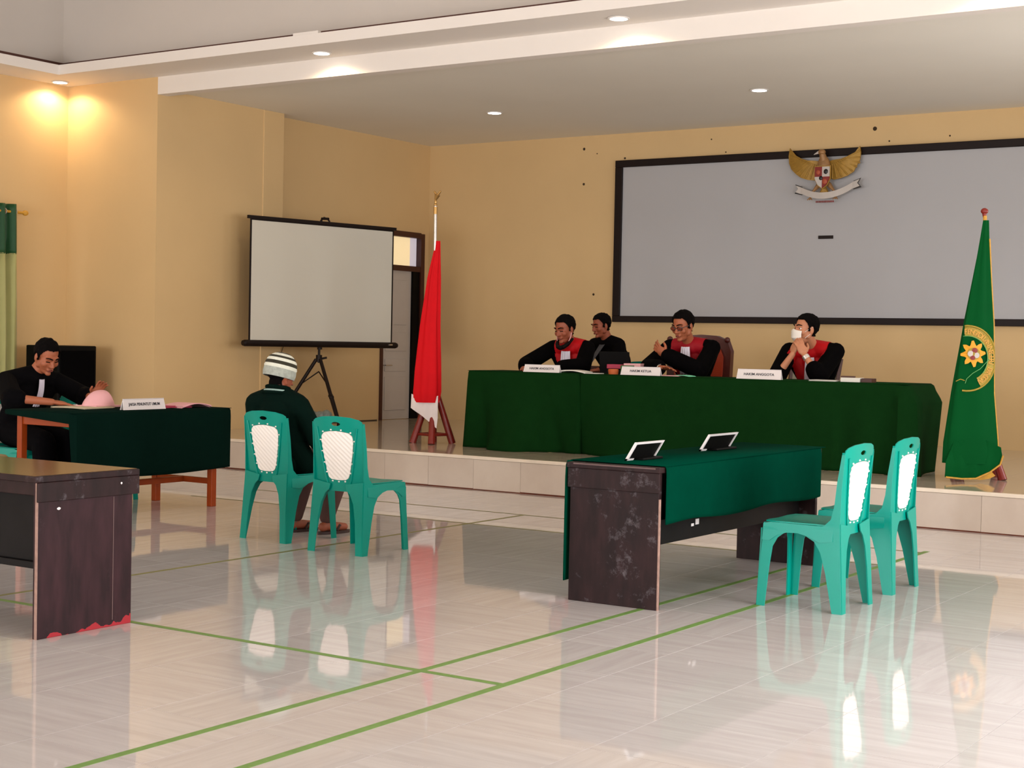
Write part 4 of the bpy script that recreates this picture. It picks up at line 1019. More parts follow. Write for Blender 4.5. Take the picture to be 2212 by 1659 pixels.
def hand(bm, w, d_, n_, thumb, hs=1.0, curl=.5, spread=.12):
    """w wrist, d_ finger direction, n_ palm normal (curl side), thumb side vector"""
    d_ = V(d_).normalized(); n_ = V(n_); n_ = (n_-d_*n_.dot(d_)).normalized(); s = d_.cross(n_)
    if s.dot(V(thumb)) < 0: s = -s
    w = V(w); rot = Matrix((s, d_, n_)).transposed()
    ball(bm, w+d_*.05*hs, (.041*hs, .055*hs, .017*hs), 3, rot)
    for i, (o, l) in enumerate(((.030, .072), (.010, .08), (-.010, .074), (-.029, .058))):
        p = w+d_*.088*hs+s*o*hs; dd = (d_+s*spread*(1.5-i)*.6).normalized(); r = .0092*hs
        prev = p-d_*.02
        a = curl*.45
        for k, f in enumerate((.45, .32, .23)):
            ang = a*(k+.6); dk = (dd*cos(ang)+n_*sin(ang)).normalized(); q = p+dk*l*f*hs
            cap(bm, p, q, r*(1-.09*k), r*(1-.09*(k+1))); p = q
    tb = w+d_*.025*hs+s*.03*hs; t1 = tb+(s*.8+d_*.7+n_*.3).normalized()*.038*hs; t2 = t1+(s*.25+d_*1+n_*.35).normalized()*.032*hs
    cap(bm, w+d_*.03*hs, tb, .018*hs, .016*hs); cap(bm, tb, t1, .014*hs, .011*hs); cap(bm, t1, t2, .011*hs, .009*hs)
def head_prims(bm, H, hs):
    T = lambda x, y, z: H @ V((x*hs, y*hs, z*hs)); R3 = H.to_3x3()
    def el(c, r): ball(bm, T(*c), [q*hs for q in r], 3, R3)
    def cp(a, b, r0, r1): cap(bm, T(*a), T(*b), r0*hs, r1*hs)
    el((0, -.018, .035), (.074, .094, .084)); el((0, .022, -.015), (.064, .068, .088)); el((0, .03, -.078), (.043, .046, .038))
    cp((0, .084, .012), (0, .105, -.026), .008, .012); el((-.012, .096, -.030), (.009, .01, .008)); el((.012, .096, -.030), (.009, .01, .008))
    cp((-.04, .072, .028), (-.012, .086, .026), .011, .010); cp((.04, .072, .028), (.012, .086, .026), .011, .010)
    el((-.04, .058, -.022), (.024, .024, .026)); el((.04, .058, -.022), (.024, .024, .026))
    cp((-.016, .083, -.058), (.016, .083, -.058), .011, .011); el((0, .072, -.095), (.022, .018, .016))
    for s in (-1, 1): el((s*.078, -.006, -.004), (.009, .02, .033)); el((s*.074, .0, -.03), (.008, .012, .012)); cp((s*.055, .01, -.06), (s*.06, -.01, -.02), .018, .02)
def eye_parts(H, hs, parent, closed=False, lips=True, brow='hair'):
    T = lambda x, y, z: H @ V((x*hs, y*hs, z*hs))
    for s in (-1, 1):
        if not closed:
            b = BM(); ball(b, T(s*.031, .0695, .006), (.0125*hs,)*3, 2); e = obj('eyeball', b, M['eyew'], parent, True)
            b = BM(); ball(b, T(s*.031, .0775, .006), (.0065*hs,)*3, 2); obj('iris', b, M['eyed'], e, True)
        else:
            b = BM(); cap(b, T(s*.02, .083, .003), T(s*.043, .076, .003), .0035*hs); obj('closed_eyelid', b, M['hair'], parent, True)
        b = BM(); cap(b, T(s*.014, .097, .032), T(s*.034, .091, .037), .0042*hs, .0045*hs); cap(b, T(s*.034, .091, .037), T(s*.052, .074, .031), .0045*hs, .003*hs); obj('eyebrow', b, M[brow], parent, True)
    if lips:
        b = BM(); cap(b, T(-.02, .087, -.0615), T(0, .095, -.054), .003*hs, .005*hs); cap(b, T(0, .095, -.054), T(.02, .087, -.0615), .005*hs, .003*hs); cap(b, T(-.014, .091, -.064), T(.014, .091, -.064), .0055*hs); obj('lips', b, M['lip_'], parent, True)
def headmat(c, look, tilt=0):
    """c centre, look = facing vector, tilt = roll"""
    f = V(look).normalized(); r = f.cross(V((0, 0, 1))).normalized(); u = r.cross(f)
    r2 = r*cos(tilt)+u*sin(tilt); u2_ = -r*sin(tilt)+u*cos(tilt)
    return Matrix(((r2.x, f.x, u2_.x, c[0]), (r2.y, f.y, u2_.y, c[1]), (r2.z, f.z, u2_.z, c[2]), (0, 0, 0, 1)))
def hair_pred(H, hs, top=.078, back=-.058):
    Hi = H.inverted()
    def pr(p, n_):
        q = (Hi @ p)/hs; x, y, z = abs(q.x), q.y, q.z
        if z < -.09 or y > .12: return False
        if x > .0805 and z < .032: return False
        if y >= .045: l = top-.10*max(0, x-.035)
        elif y > .012: l = .0+(top-.0)*((y-.012)/.033)**.7
        elif y > -.03: l = -.012 if y > 0 else .014
        else: l = back
        return z > l and (Hi @ p).length < .16*hs
    return pr
def person(base, label, skin, H, hs, J, garb, garbname, sleeve=1.0, hands=(), legs=None, hair=True, closed=False, vox=.008, gown=False, neck=.058, lips=True, hairtop=.078, belly=1.0, cuffs=(.78, .78), skirt=False, shoes=True):
    """J: dict of joints in world coordinates: pel, chest, nb (neck base), sr, er, wr, sl, el, wl, kr, ar, kl, al"""
    root = empty('person', base); tag(root, label, 'person'); O = V(base)
    J = {k: V(v)-O for k, v in J.items()}
    Hl = Matrix.Translation(-O) @ H
    side = (J['sl']-J['sr']).normalized(); upv = (J['nb']-J['pel']).normalized(); fwd = upv.cross(side)
    if fwd.dot(Hl.to_3x3() @ V((0, 1, 0))) < 0: fwd = -fwd
    R3 = Matrix((side, fwd, upv)).transposed()
    def torso(bm, g):
        ball(bm, J['chest'], (.155+g, .105+g, .17+g), 3, R3)
        ball(bm, J['chest'].lerp(J['pel'], .55), ((.145+g)*belly, (.108+g)*belly, .16+g), 3, R3)
        ball(bm, J['pel'], (.165+g, .125+g, .12+g), 3, R3)
        cap(bm, J['sr'], J['nb']-upv*.02, .055+g, .06+g); cap(bm, J['sl'], J['nb']-upv*.02, .055+g, .06+g)
        ball(bm, J['nb']-upv*.04, (.11+g, .075+g, .07+g), 3, R3)
        cap(bm, J['sr'], J['sr'].lerp(J['pel'], .5), .055+g, .06+g); cap(bm, J['sl'], J['sl'].lerp(J['pel'], .5), .055+g, .06+g)
    bm = BM(); torso(bm, -.006)
    cap(bm, J['nb']-upv*.03, Hl @ V((0, -.02*hs, -.06*hs)), neck*1.05, neck*.95)
    head_prims(bm, Hl, hs)
    for s in 'rl':
        cap(bm, J['s'+s], J['e'+s], .045, .037); cap(bm, J['e'+s], J['w'+s], .037, .026)
        if 'k'+s in J: cap(bm, J['pel']+side*(.08 if s == 'l' else -.08), J['k'+s], .072, .05); cap(bm, J['k'+s], J['a'+s], .048, .033)
        if 'a'+s in J and legs: cap(bm, J['a'+s]-V((0, 0, .03)), J['a'+s]+V(legs[0 if s == 'r' else 1])*.15-V((0, 0, .045)), .035, .026); ball(bm, J['a'+s]-V(legs[0 if s == 'r' else 1])*.03-V((0, 0, .035)), .034)
    for h in hands: hand(bm, J['w'+h[0]], h[1], h[2], h[3], h[4] if len(h) > 4 else 1.05, h[5] if len(h) > 5 else .5, h[6] if len(h) > 6 else .12)
    bme = remesh(bm, .0058, 'body')
    body = link_mesh('body', bme, M[skin], root, True)
    eye_parts(Hl, hs, root, closed, lips)
    if hair: patch(bme, hair_pred(Hl, hs, hairtop), .013*hs, 'hair', M['hair'], root, .007, 45)
    # garment
    bm = BM(); g = .018; torso(bm, g)
    for i, s in enumerate('rl'):
        cu = J['e'+s].lerp(J['w'+s], cuffs[i]); w = .012 if gown else 0
        chain(bm, [J['s'+s], J['e'+s], cu], [.068*sleeve, (.060+w)*sleeve, (.050+w*1.5)*sleeve])
    if gown or skirt:
        for s in 'rl':
            k = J['k'+s]; a = J['a'+s]
            cap(bm, J['pel']+side*(.07 if s == 'l' else -.07), k, .11, .09); cap(bm, k, a+V((0, 0, .06)), .09, .09)
    gme = remesh(bm, vox, garbname, 3)
    gob = link_mesh(garbname, gme, M[garb], root, True)
    if not gown:
        bm = BM()
        for s in 'rl': chain(bm, [J['pel']+side*(.08 if s == 'l' else -.08)-V((0, 0, .01)), J['k'+s], J['a'+s]+V((0, 0, .03))], [.094, .068, .052])
        ball(bm, J['pel']-V((0, 0, .02)), (.172, .13, .11), 3, R3)
        tm = remesh(bm, .009, 'trousers', 2); link_mesh('trousers', tm, M['suit'], root, True)
    if shoes and legs:
        for i, s in enumerate('rl'):
            dv = V(legs[i]); bm = BM(); a = J['a'+s]-V((0, 0, .035)); cap(bm, a-dv*.05, a+dv*.17, .046, .036); box(bm, a+V((-.04, -.04, -.045)), a+V((.04, .04, -.03)))
            bmesh.ops.translate(bm, vec=(0, 0, 0), verts=bm.verts); sm = remesh(bm, .008, 'shoe', 1)
            for v in sm.vertices: v.co.z = max(v.co.z, J['a'+s].z-.085)
            link_mesh('shoe', sm, M['black'], root, True)
    return root, gme, bme, dict(J=J, H=Hl, side=side, up=upv, fwd=fwd, O=O)
def bib(root, c, top, bot, w0, w1, fwd, side, m, name='white_bib', bulge=.02):
    """pleated hanging neck cloth from top to bottom"""
    bm = BM(); top, bot = V(top), V(bot); N = 16; rows = []
    for i in range(N+1):
        t = i/N; p = top.lerp(bot, t)+fwd*bulge*sin(t*pi); w = w0+(w1-w0)*t; row = []
        for k in range(25):
            u = k/24-.5; row.append(bm.verts.new(p+side*u*w+fwd*(.006*sin(u*2*pi*4)*(.4+t)-.12*u*u*w*4)))
        rows.append(row)
    for a, b in zip(rows, rows[1:]):
        for k in range(24): bm.faces.new((a[k], a[k+1], b[k+1], b[k]))
    me = bpy.data.meshes.new(name); bm.to_mesh(me); bm.free(); o = link_mesh(name, me, m, root, True)
    s = o.modifiers.new('t', 'SOLIDIFY'); s.thickness = .004; s.offset = 0; return o
def surf_front(gme, p, fwd):
    """furthest surface point of the garment near the line through p along fwd"""
    best = 0
    for v in gme.vertices:
        q = v.co-p; t = q.dot(fwd); r = (q-fwd*t).length
        if r < .02 and t > best: best = t
    return p+fwd*best
def segd(p, a, b):
    t = max(0, min(1, (p-a).dot(b-a)/(b-a).length_squared)); return (p-a.lerp(b, t)).length
def stole(root, gme, I, m, w_top=.15, w_bot=.09, zlow=-.5, gap=.02, hi=.004):
    """red panel: yoke over the shoulders and down both sides of the front"""
    J, side, up, fwd = I['J'], I['side'], I['up'], I['fwd']; nb = J['nb']
    def pr(p, n_):
        if any(segd(p, J['e'+k], J['w'+k]) < .095 or segd(p, J['s'+k].lerp(J['e'+k], .45), J['e'+k]) < .085 for k in 'rl'): return False
        q = p-nb; x = q.dot(side); z = q.dot(up); y = q.dot(fwd)
        if z < zlow or z > .12: return False
        ax = abs(x)
        if z > -.10: return ax < w_top-.01
        if y < -.02: return z > -.2 and ax < w_top
        t = (z+.10)/(zlow+.10)
        return ax < w_top-(w_top-w_bot)*t
    return patch(gme, pr, .005, 'red_panel', m, root)

dS = V((0, 1, 0))
LJ = dict
def judge_legs(x, y):
    return LJ(kr=(x-.12, y-.40, SZ+.48), ar=(x-.13, y-.42, SZ+.08), kl=(x+.12, y-.40, SZ+.48), al=(x+.13, y-.42, SZ+.08))
# judge, left
jx, jy = -7.99, 13.26
H1 = headmat((-7.975, 12.985, 1.468), (-.16, -1, -.30))
r1, g1, b1, I1 = person((jx, jy, SZ), 'person in black and red robe with white bib, leftmost on the bench, looking down', 'skinB', H1, 1.13,
    LJ(pel=(jx, jy, .87), chest=(jx+.01, jy-.06, 1.15), nb=(jx+.015, jy-.15, 1.335), sr=(-8.185, 13.13, 1.285), er=(-8.34, 12.86, 1.11), wr=(-8.215, 12.66, 1.085), sl=(-7.79, 13.13, 1.285), el=(-7.68, 12.86, 1.11), wl=(-7.83, 12.62, 1.085), **judge_legs(jx, jy)),
    'blackcloth', 'robe', 1.15, closed=True, hands=[('r', (.5, -1, -.1), (0, 0, -1), (1, 0, 0), 1.05, .4), ('l', (-.7, -.7, -.05), (0, 0, -1), (-.5, -.5, 0), 1.05, .4)], gown=True, legs=((0, -1, 0), (0, -1, 0)), belly=1.05)
stole(r1, g1, I1, M['robered'], .165, .105, -.42)
def fr(I, dz, df): return I['J']['nb']-I['up']*dz+I['fwd']*df
bib(r1, None, fr(I1, .05, .125), fr(I1, .36, .17), .10, .145, I1['fwd'], I1['side'], M['bib'])
bm = BM(); q1 = lambda x, y, z: I1['H'] @ V((x*1.13, y*1.13, z*1.13))
chain(bm, [q1(-.082, .01, -.085), q1(-.062, .06, -.118), q1(-.03, .09, -.137), q1(0, .098, -.143), q1(.03, .09, -.137), q1(.062, .06, -.118), q1(.082, .01, -.085)], [.012, .019, .022, .023, .022, .019, .012])
obj('lowered_mask', bm, M['black'], r1, True)
# ear loop strings of the lowered mask
bm = BM(); Hh = I1['H']
tube(bm, [Hh @ V((-.088, .0, -.02))*1, Hh @ V((-.09, .03, -.07)), Hh @ V((-.07, .06, -.12))], .004, 6); tube(bm, [Hh @ V((.088, .0, -.02)), Hh @ V((.09, .03, -.07)), Hh @ V((.07, .06, -.12))], .004, 6)
obj('mask_string', bm, M['pink'], r1, True)

# judge, middle, with spectacles, arms crossed
jx, jy = -6.66, 13.28
H2 = headmat((-6.665, 12.99, 1.515), (-.14, -1, -.32))
r2, g2, b2, I2 = person((jx, jy, SZ), 'person in spectacles and red and black robe with folded arms, middle of the bench', 'skinA', H2, 1.16,
    LJ(pel=(jx, jy, .87), chest=(jx, jy-.06, 1.18), nb=(jx, jy-.14, 1.36), sr=(-6.87, 13.14, 1.315), er=(-6.97, 12.88, 1.115), wr=(-6.69, 12.60, 1.12), sl=(-6.43, 13.16, 1.315), el=(-6.40, 12.84, 1.10), wl=(-6.735, 12.80, 1.235), **judge_legs(jx, jy)),
    'blackcloth', 'robe', 1.15, closed=True, hands=[('r', (1, -.25, .0), (0, -.3, -1), (.2, .0, 1), 1.15, .45, .35), ('l', (-.75, -.05, .55), (.2, 1, .1), (.4, 0, 1), 1.15, .9)], gown=True, legs=((0, -1, 0), (0, -1, 0)), cuffs=(.86, .92), belly=1.03)
stole(r2, g2, I2, M['robered2'], .175, .10, -.40)
bib(r2, None, fr(I2, .01, .12), fr(I2, .27, .165), .085, .135, I2['fwd'], I2['side'], M['bib'])
Hh = I2['H']; T2 = lambda x, y, z: Hh @ V((x*1.16, y*1.16, z*1.16))
bm = BM()
for s in (-1, 1):
    ring = [T2(s*.033+.024*cos(2*pi*k/14), .098-.25*abs(.024*cos(2*pi*k/14)*s+.01), .004+.017*sin(2*pi*k/14)) for k in range(15)]
    tube(bm, ring, .0028, 6); tube(bm, [T2(s*.057, .092, .01), T2(s*.083, .01, .012)], .0025, 6)
tube(bm, [T2(-.01, .1, .008), T2(.01, .1, .008)], .0028, 6)
sp_ = obj('spectacles', bm, M['eyed'], r2, True)
for s in (-1, 1):
    bm = BM(); ball(bm, T2(s*.033, .095, .004), (.024*1.16, .003, .017*1.16), 2, Hh.to_3x3()); obj('lens', bm, M['glass'], sp_, True)
bm = BM(); w_ = I2['J']['wr']; rod(bm, w_+V((-.02, .005, 0)), w_+V((.012, -.003, 0)), .036, .036, 18); obj('wristwatch', bm, M['silver'], r2, True)

# judge, right, masked, hands clasped at chin
jx, jy = -5.42, 13.28
H3 = headmat((-5.425, 12.99, 1.50), (-.62, -1, -.02), radians(2))
r3, g3, b3, I3 = person((jx, jy, SZ), 'person in white face mask, black and red robe, hands clasped at the chin', 'skinC', H3, 1.12,
    LJ(pel=(jx+.02, jy, .87), chest=(jx+.01, jy-.05, 1.17), nb=(jx, jy-.13, 1.35), sr=(-5.63, 13.12, 1.30), er=(-5.60, 12.80, 1.085), wr=(-5.47, 12.82, 1.275), sl=(-5.19, 13.14, 1.305), el=(-5.21, 12.80, 1.085), wl=(-5.35, 12.80, 1.27), **judge_legs(jx, jy)),
    'blackcloth', 'robe', 1.2, [('r', (.3, .05, 1), (.5, .8, 0), (0, .5, .3), 1.05, 1.0), ('l', (-.5, .0, 1), (-.6, .7, 0), (0, .5, .3), 1.1, 1.1)], gown=True, legs=((0, -1, 0), (0, -1, 0)), cuffs=(.02, .30), belly=1.05, lips=False)
stole(r3, g3, I3, M['robered'], .18, .11, -.42)
bib(r3, None, fr(I3, .08, .11), fr(I3, .42, .175), .08, .14, I3['fwd'], I3['side'], M['bib'])
T3 = lambda x, y, z: I3['H'] @ V((x*1.12, y*1.12, z*1.12))
bm = BM()
def maskfn(u, z):
    y = .122-8.5*u*u-1.0*max(0, -.07-z)+.006*sin(z*260)*.15
    if z > -.02: y -= .25*(z+.02)
    n_ = (T3(u, y, z)-T3(u*.4, 0, z*.6))
    return T3(u, y, z), n_
plate(bm, [(-.066, -.012), (-.03, -.006), (0, .004), (.03, -.006), (.066, -.012), (.064, -.07), (.04, -.1), (0, -.108), (-.04, -.1), (-.064, -.07)], maskfn, .012, .003)
obj('face_mask', bm, M['mask'], r3, True)
bm = BM(); T3 = lambda x, y, z: I3['H'] @ V((x*1.12, y*1.12, z*1.12))
for s in (-1, 1): tube(bm, [T3(s*.062, .05, -.02), T3(s*.08, .01, .01), T3(s*.085, -.012, .02)], .002, 6); tube(bm, [T3(s*.058, .045, -.07), T3(s*.08, .0, -.03)], .002, 6)
obj('ear_loop', bm, M['mask'], r3, True)
bm = BM(); w_ = I3['J']['wl']; e_ = I3['J']['el']; dd = (w_-e_).normalized(); rod(bm, w_-dd*.045, w_-dd*.01, .034, .033, 18); obj('wristwatch', bm, M['silver'], r3, True)

# clerk behind
jx, jy = -7.95, 14.05
H4 = headmat((-8.09, 13.9, 1.52), (-.45, -1, -.28))
r4, g4, b4, I4 = person((jx, jy, SZ), 'person in black suit jacket sitting behind the leftmost judge, looking down', 'skinB', H4, 1.03,
    LJ(pel=(jx, jy+.12, .86), chest=(jx-.03, jy+.0, 1.17), nb=(-8.06, jy-.06, 1.375), sr=(-8.27, 14.08, 1.32), er=(-8.30, 13.85, 1.12), wr=(-8.14, 13.68, 1.06), sl=(-7.90, 13.95, 1.325), el=(-7.80, 13.78, 1.10), wl=(-7.95, 13.62, 1.06), kr=(-8.12, 13.62, SZ+.47), ar=(-8.12, 13.58, SZ+.08), kl=(-7.86, 13.62, SZ+.47), al=(-7.86, 13.58, SZ+.08)),
    'suit', 'suit_jacket', 1.0, closed=True, hands=[('r', (.3, -1, -.1), (0, 0, -1), (1, 0, 0)), ('l', (-.3, -1, -.1), (0, 0, -1), (-1, 0, 0))], legs=((0, -1, 0), (0, -1, 0)))
tp = surf_front(g4, I4['J']['nb']-I4['up']*.02, I4['fwd']); bt_ = surf_front(g4, I4['J']['nb']-I4['up']*.2, I4['fwd'])
bib(r4, None, tp+I4['fwd']*.004, bt_+I4['fwd']*.004, .08, .02, I4['fwd'], I4['side'], M['shirt'], 'shirt_front', .004)

# prosecutor at the left table
H5 = headmat((-9.585, 7.925, 1.142), (1, -.16, -.58))
r5, g5, b5, I5 = person((-9.85, 7.88, 0), 'person in black jacket with white bib, reading papers at the left table', 'skinA', H5, 1.10,
    LJ(pel=(-9.86, 7.88, .56), chest=(-9.78, 7.88, .83), nb=(-9.70, 7.90, 1.02), sr=(-9.74, 7.665, .955), er=(-9.42, 7.47, .835), wr=(-9.20, 7.66, .81), sl=(-9.74, 8.12, .955), el=(-9.52, 8.24, .83), wl=(-9.23, 8.09, .84), kr=(-9.42, 7.77, .49), ar=(-9.38, 7.76, .085), kl=(-9.42, 7.99, .49), al=(-9.38, 8.0, .085)),
    'suit', 'black_jacket', 1.12, closed=True, gown=True, hands=[('r', (.55, .75, -.12), (0, 0, -1), (-.5, .5, 0), 1.1, .35), ('l', (.4, .1, .6), (1, -.3, 0), (0, 0, 1), 1.05, .8)], legs=((1, 0, 0), (1, 0, 0)), cuffs=(.12, .35), belly=1.08)
tp = surf_front(g5, I5['J']['nb']-I5['up']*.02, I5['fwd']); bt_ = surf_front(g5, I5['J']['nb']-I5['up']*.24, I5['fwd'])
bib(r5, None, tp+I5['fwd']*.02, bt_+I5['fwd']*.02, .05, .062, I5['fwd'], I5['side'], M['bib'])

# witness seen from behind
H6 = headmat((-6.905, 7.645, 1.085), (.30, 1, -.10))
r6, g6, b6, I6 = person((-6.86, 7.66, 0), 'person seen from behind in dark green jacket and striped knitted cap, seated', 'skinB', H6, .98,
    LJ(pel=(-6.86, 7.665, .535), chest=(-6.875, 7.635, .79), nb=(-6.90, 7.615, .965), sr=(-6.725, 7.625, .885), er=(-6.60, 7.68, .655), wr=(-6.58, 7.86, .52), sl=(-7.095, 7.615, .885), el=(-7.14, 7.68, .66), wl=(-7.02, 7.88, .54), kr=(-6.72, 8.09, .47), ar=(-6.755, 7.965, .085), kl=(-6.975, 8.03, .47), al=(-6.985, 7.905, .085)),
    'jacket', 'jacket', 1.08, [('r', (-.2, 1, -.1), (0, 0, -1), (-1, 0, 0)), ('l', (.2, 1, -.1), (0, 0, -1), (1, 0, 0))], legs=((.2, 1, 0), (.2, 1, 0)), shoes=False, belly=1.12, hair=False)
Hi6 = I6['H'].inverted()
patch(b6, lambda p, n_: (lambda q: -.075 < q.z < .01 and q.y < -.02 and abs(q.x) < .079)((Hi6 @ p)/.98), .004, 'hair', M['hair'], r6, .003, 45)
for o in list(r6.children):
    if o.name.startswith('trousers'): o.data.materials.clear(); o.data.materials.append(M['trousers'])
# jacket skirt over the seat side
bm = BM(); cap(bm, (.12, -.0, .50), (.17, .06, .45), .07, .06); cap(bm, (.10, -.02, .60), (.15, .02, .50), .09, .08)
jm = remesh(bm, .008, 'jacket_hem', 2); link_mesh('jacket_hem', jm, M['jacket'], r6, True)
# knitted collar with pale stripe
nbw = I6['J']['nb']
for (rr, zz_, r_, mm, nm) in ((.068, .030, .014, 'jacket', 'collar'), (.082, .008, .007, 'jackettrim', 'collar_stripe'), (.096, -.006, .010, 'jacket', 'collar'), ):
    bm = BM(); n = 28
    pts = [nbw+V((rr*cos(2*pi*k/n)*1.12, rr*sin(2*pi*k/n), zz_+.012*sin(2*pi*k/n+pi))) for k in range(n+1)]
    tube(bm, pts, r_, 8); obj(nm, bm, M[mm], r6, True)
# cap: stacked knitted bands over the skull
H6l = I6['H']; capt = empty('knitted_cap', r6.location)
bpy.data.objects.remove(capt)
prev = None
bands = [(-.022, .022, 'knitg', .104, .106), (.022, .040, 'knitw', .106, .104), (.040, .058, 'knitd', .104, .099), (.058, .074, 'knitw', .099, .090), (.074, .086, 'knitd', .090, .078), (.086, .100, 'knitw', .078, .054), (.100, .106, 'knitd', .054, .036), (.106, .109, 'knitw', .036, .004)]
tiltm = Matrix.Rotation(radians(-8), 4, 'X')
first = None
for (za, zb, mm, ra, rb_) in bands:
    bm = BM(); n = 40; za = -.032+(za+.022)*1.3; zb = -.032+(zb+.022)*1.3; ra *= 1.08; rb_ *= 1.09
    def ringv(r, z): return [bm.verts.new(H6l @ (tiltm @ V((r*cos(2*pi*k/n)*.86, -.012+r*sin(2*pi*k/n)*1.02, z+.006)))) for k in range(n)]
    ra_, rbb = ra*.965, rb_*.965
    A = ringv(ra_, za); Bm = ringv((ra_+rbb)/2+.004, (za+zb)/2); Cc = ringv(rbb, zb); Di = ringv(max(.001, rbb-.006), zb-.001); Ei = ringv(max(.001, ra_-.006), za-.001)
    for u, v_ in ((A, Bm), (Bm, Cc), (Cc, Di), (Di, Ei), (Ei, A)):
        for k in range(n): bm.faces.new((u[k], u[(k+1) % n], v_[(k+1) % n], v_[k]))
    if mm == 'knitw' and ra < .04: bm.faces.new(Cc)
    if first is None: first = obj('knitted_cap', bm, M[mm], r6, True)
    else: obj('cap_band', bm, M[mm], first, True)
# sandals
for (a, nm) in (('ar', 0), ('al', 1)):
    p = I6['J'][a]; dv = V((.22, 1, 0)).normalized(); sd_ = V((dv.y, -dv.x, 0))
    bm = BM(); out = [(.04*cos(t_)*(1 if abs(sin(t_)) < 2 else 1), .06+.135*sin(t_)) for t_ in [2*pi*k/24 for k in range(24)]]
    prism(bm, out, lambda u, v_, d_: p-V((0, 0, .085))+sd_*u+dv*v_+V((0, 0, d_)), .0, .02)
    s_ = obj('sandal', bm, M['sandal'], r6)
    bm = BM()
    for (u0, v0) in ((-.036, .06), (.036, .06)): tube(bm, [p-V((0, 0, .065))+sd_*u0+dv*v0, p-V((0, 0, .028))+sd_*u0*.7+dv*(v0+.03), p-V((0, 0, .04))+dv*.13], .009, 6)
    obj('strap', bm, M['sandal'], s_, True)

# ------------------------------------------------------------------ other chairs behind the bench
# carved armchair with red leather back
ac = empty('carved_armchair', (-6.79, 13.42, SZ)); tag(ac, 'carved dark wood armchair with red brown leather back, behind the judge in spectacles', 'chair')
rm = Matrix.Rotation(radians(6), 4, 'Z')
def back_out(w, z0, z1, r): return [(-w*.8, z0), (w*.8, z0), (w, z0+.3), (w, z1-r), (w*.86, z1-r*.35), (w*.5, z1-.01), (0, z1), (-w*.5, z1-.01), (-w*.86, z1-r*.35), (-w, z1-r), (-w, z0+.3)]
bm = BM(); plate(bm, back_out(.33, .36, 1.14, .16), lambda u, z: (rm @ V((u, .24+.10*(z-.4)-.25*u*u, z)), (0, 1, 0)), .05, .07); obj('back_frame', bm, M['carved'], ac, True)
bm = BM(); plate(bm, back_out(.25, .45, 1.04, .12), lambda u, z: (rm @ V((u, .195+.10*(z-.4)-.25*u*u-.012*cos(u*6)*1, z)), (0, 1, 0)), .04, .03); obj('leather_pad', bm, M['leather'], ac, True)
bm = BM(); ball(bm, rm @ V((.30, .2, 1.09)), .03, 2); ball(bm, rm @ V((-.30, .2, 1.09)), .03, 2); obj('carving', bm, M['carved'], ac, True)
bm = bx((-.28, -.28, .40), (.28, .24, .50), .03); obj('seat_cushion', bm, M['leather'], ac, True)
bm = bx((-.30, -.29, .33), (.30, .26, .40), .01); obj('seat_frame', bm, M['carved'], ac)
for x in (-.26, .26):
    for y in (-.25, .22): b_ = BM(); rod(b_, (x, y, 0), (x, y, .35), .022, .034); obj('leg', b_, M['carved'], ac, True)
    b_ = BM(); tube(b_, [V((x*1.15, .2, .68)), V((x*1.15, -.05, .70)), V((x*1.15, -.25, .66))], .028, 10); tube(b_, [V((x*1.15, -.2, .66)), V((x*1.1, -.22, .38))], .022, 8); obj('armrest', b_, M['carved'], ac, True)
# mesh-back chair at right
mc = empty('mesh_back_chair', (-5.66, 13.45, SZ)); tag(mc, 'dark framed chair with grey mesh back, behind the masked judge', 'chair')
for a, b in (((-.23, .24, .42), (-.23, .36, .92)), ((.23, .24, .42), (.26, .36, .93)), ((-.23, .36, .905), (.26, .36, .905)), ((-.23, .25, .5), (.23, .25, .5))):
    b_ = BM(); rod(b_, a, b, .024, .024, 4); obj('back_rail', b_, M['darkwood'], mc)
b_ = BM(); plate(b_, [(-.21, .5), (.21, .5), (.235, .89), (-.21, .89)], lambda u, z: ((u, .25+.27*(z-.5)-.0, z), (0, 1, 0)), .06, .008); obj('mesh_panel', b_, M['mesh'], mc)
obj('seat', bx((-.24, -.24, .42), (.24, .25, .47), .02), M['black'], mc, True)
for x in (-.2, .2):
    for y in (-.2, .2): b_ = BM(); rod(b_, (x, y, 0), (x, y, .42), .02, .02, 8); obj('leg', b_, M['darkwood'], mc)
# plain stool chair for the leftmost judge (seat only shows from the side)
jc = empty('dark_chair', (-7.99, 13.40, SZ)); tag(jc, 'dark wooden chair under the leftmost judge', 'chair')
obj('seat', bx((-.23, -.24, .42), (.23, .24, .46), .01), M['darkwood'], jc)
for x in (-.2, .2):
    for y in (-.2, .2): b_ = BM(); rod(b_, (x, y, 0), (x, y, .42), .02, .02, 8); obj('leg', b_, M['darkwood'], jc)
obj('backrest', bx((-.22, .22, .46), (.22, .25, .80), .01), M['darkwood'], jc)

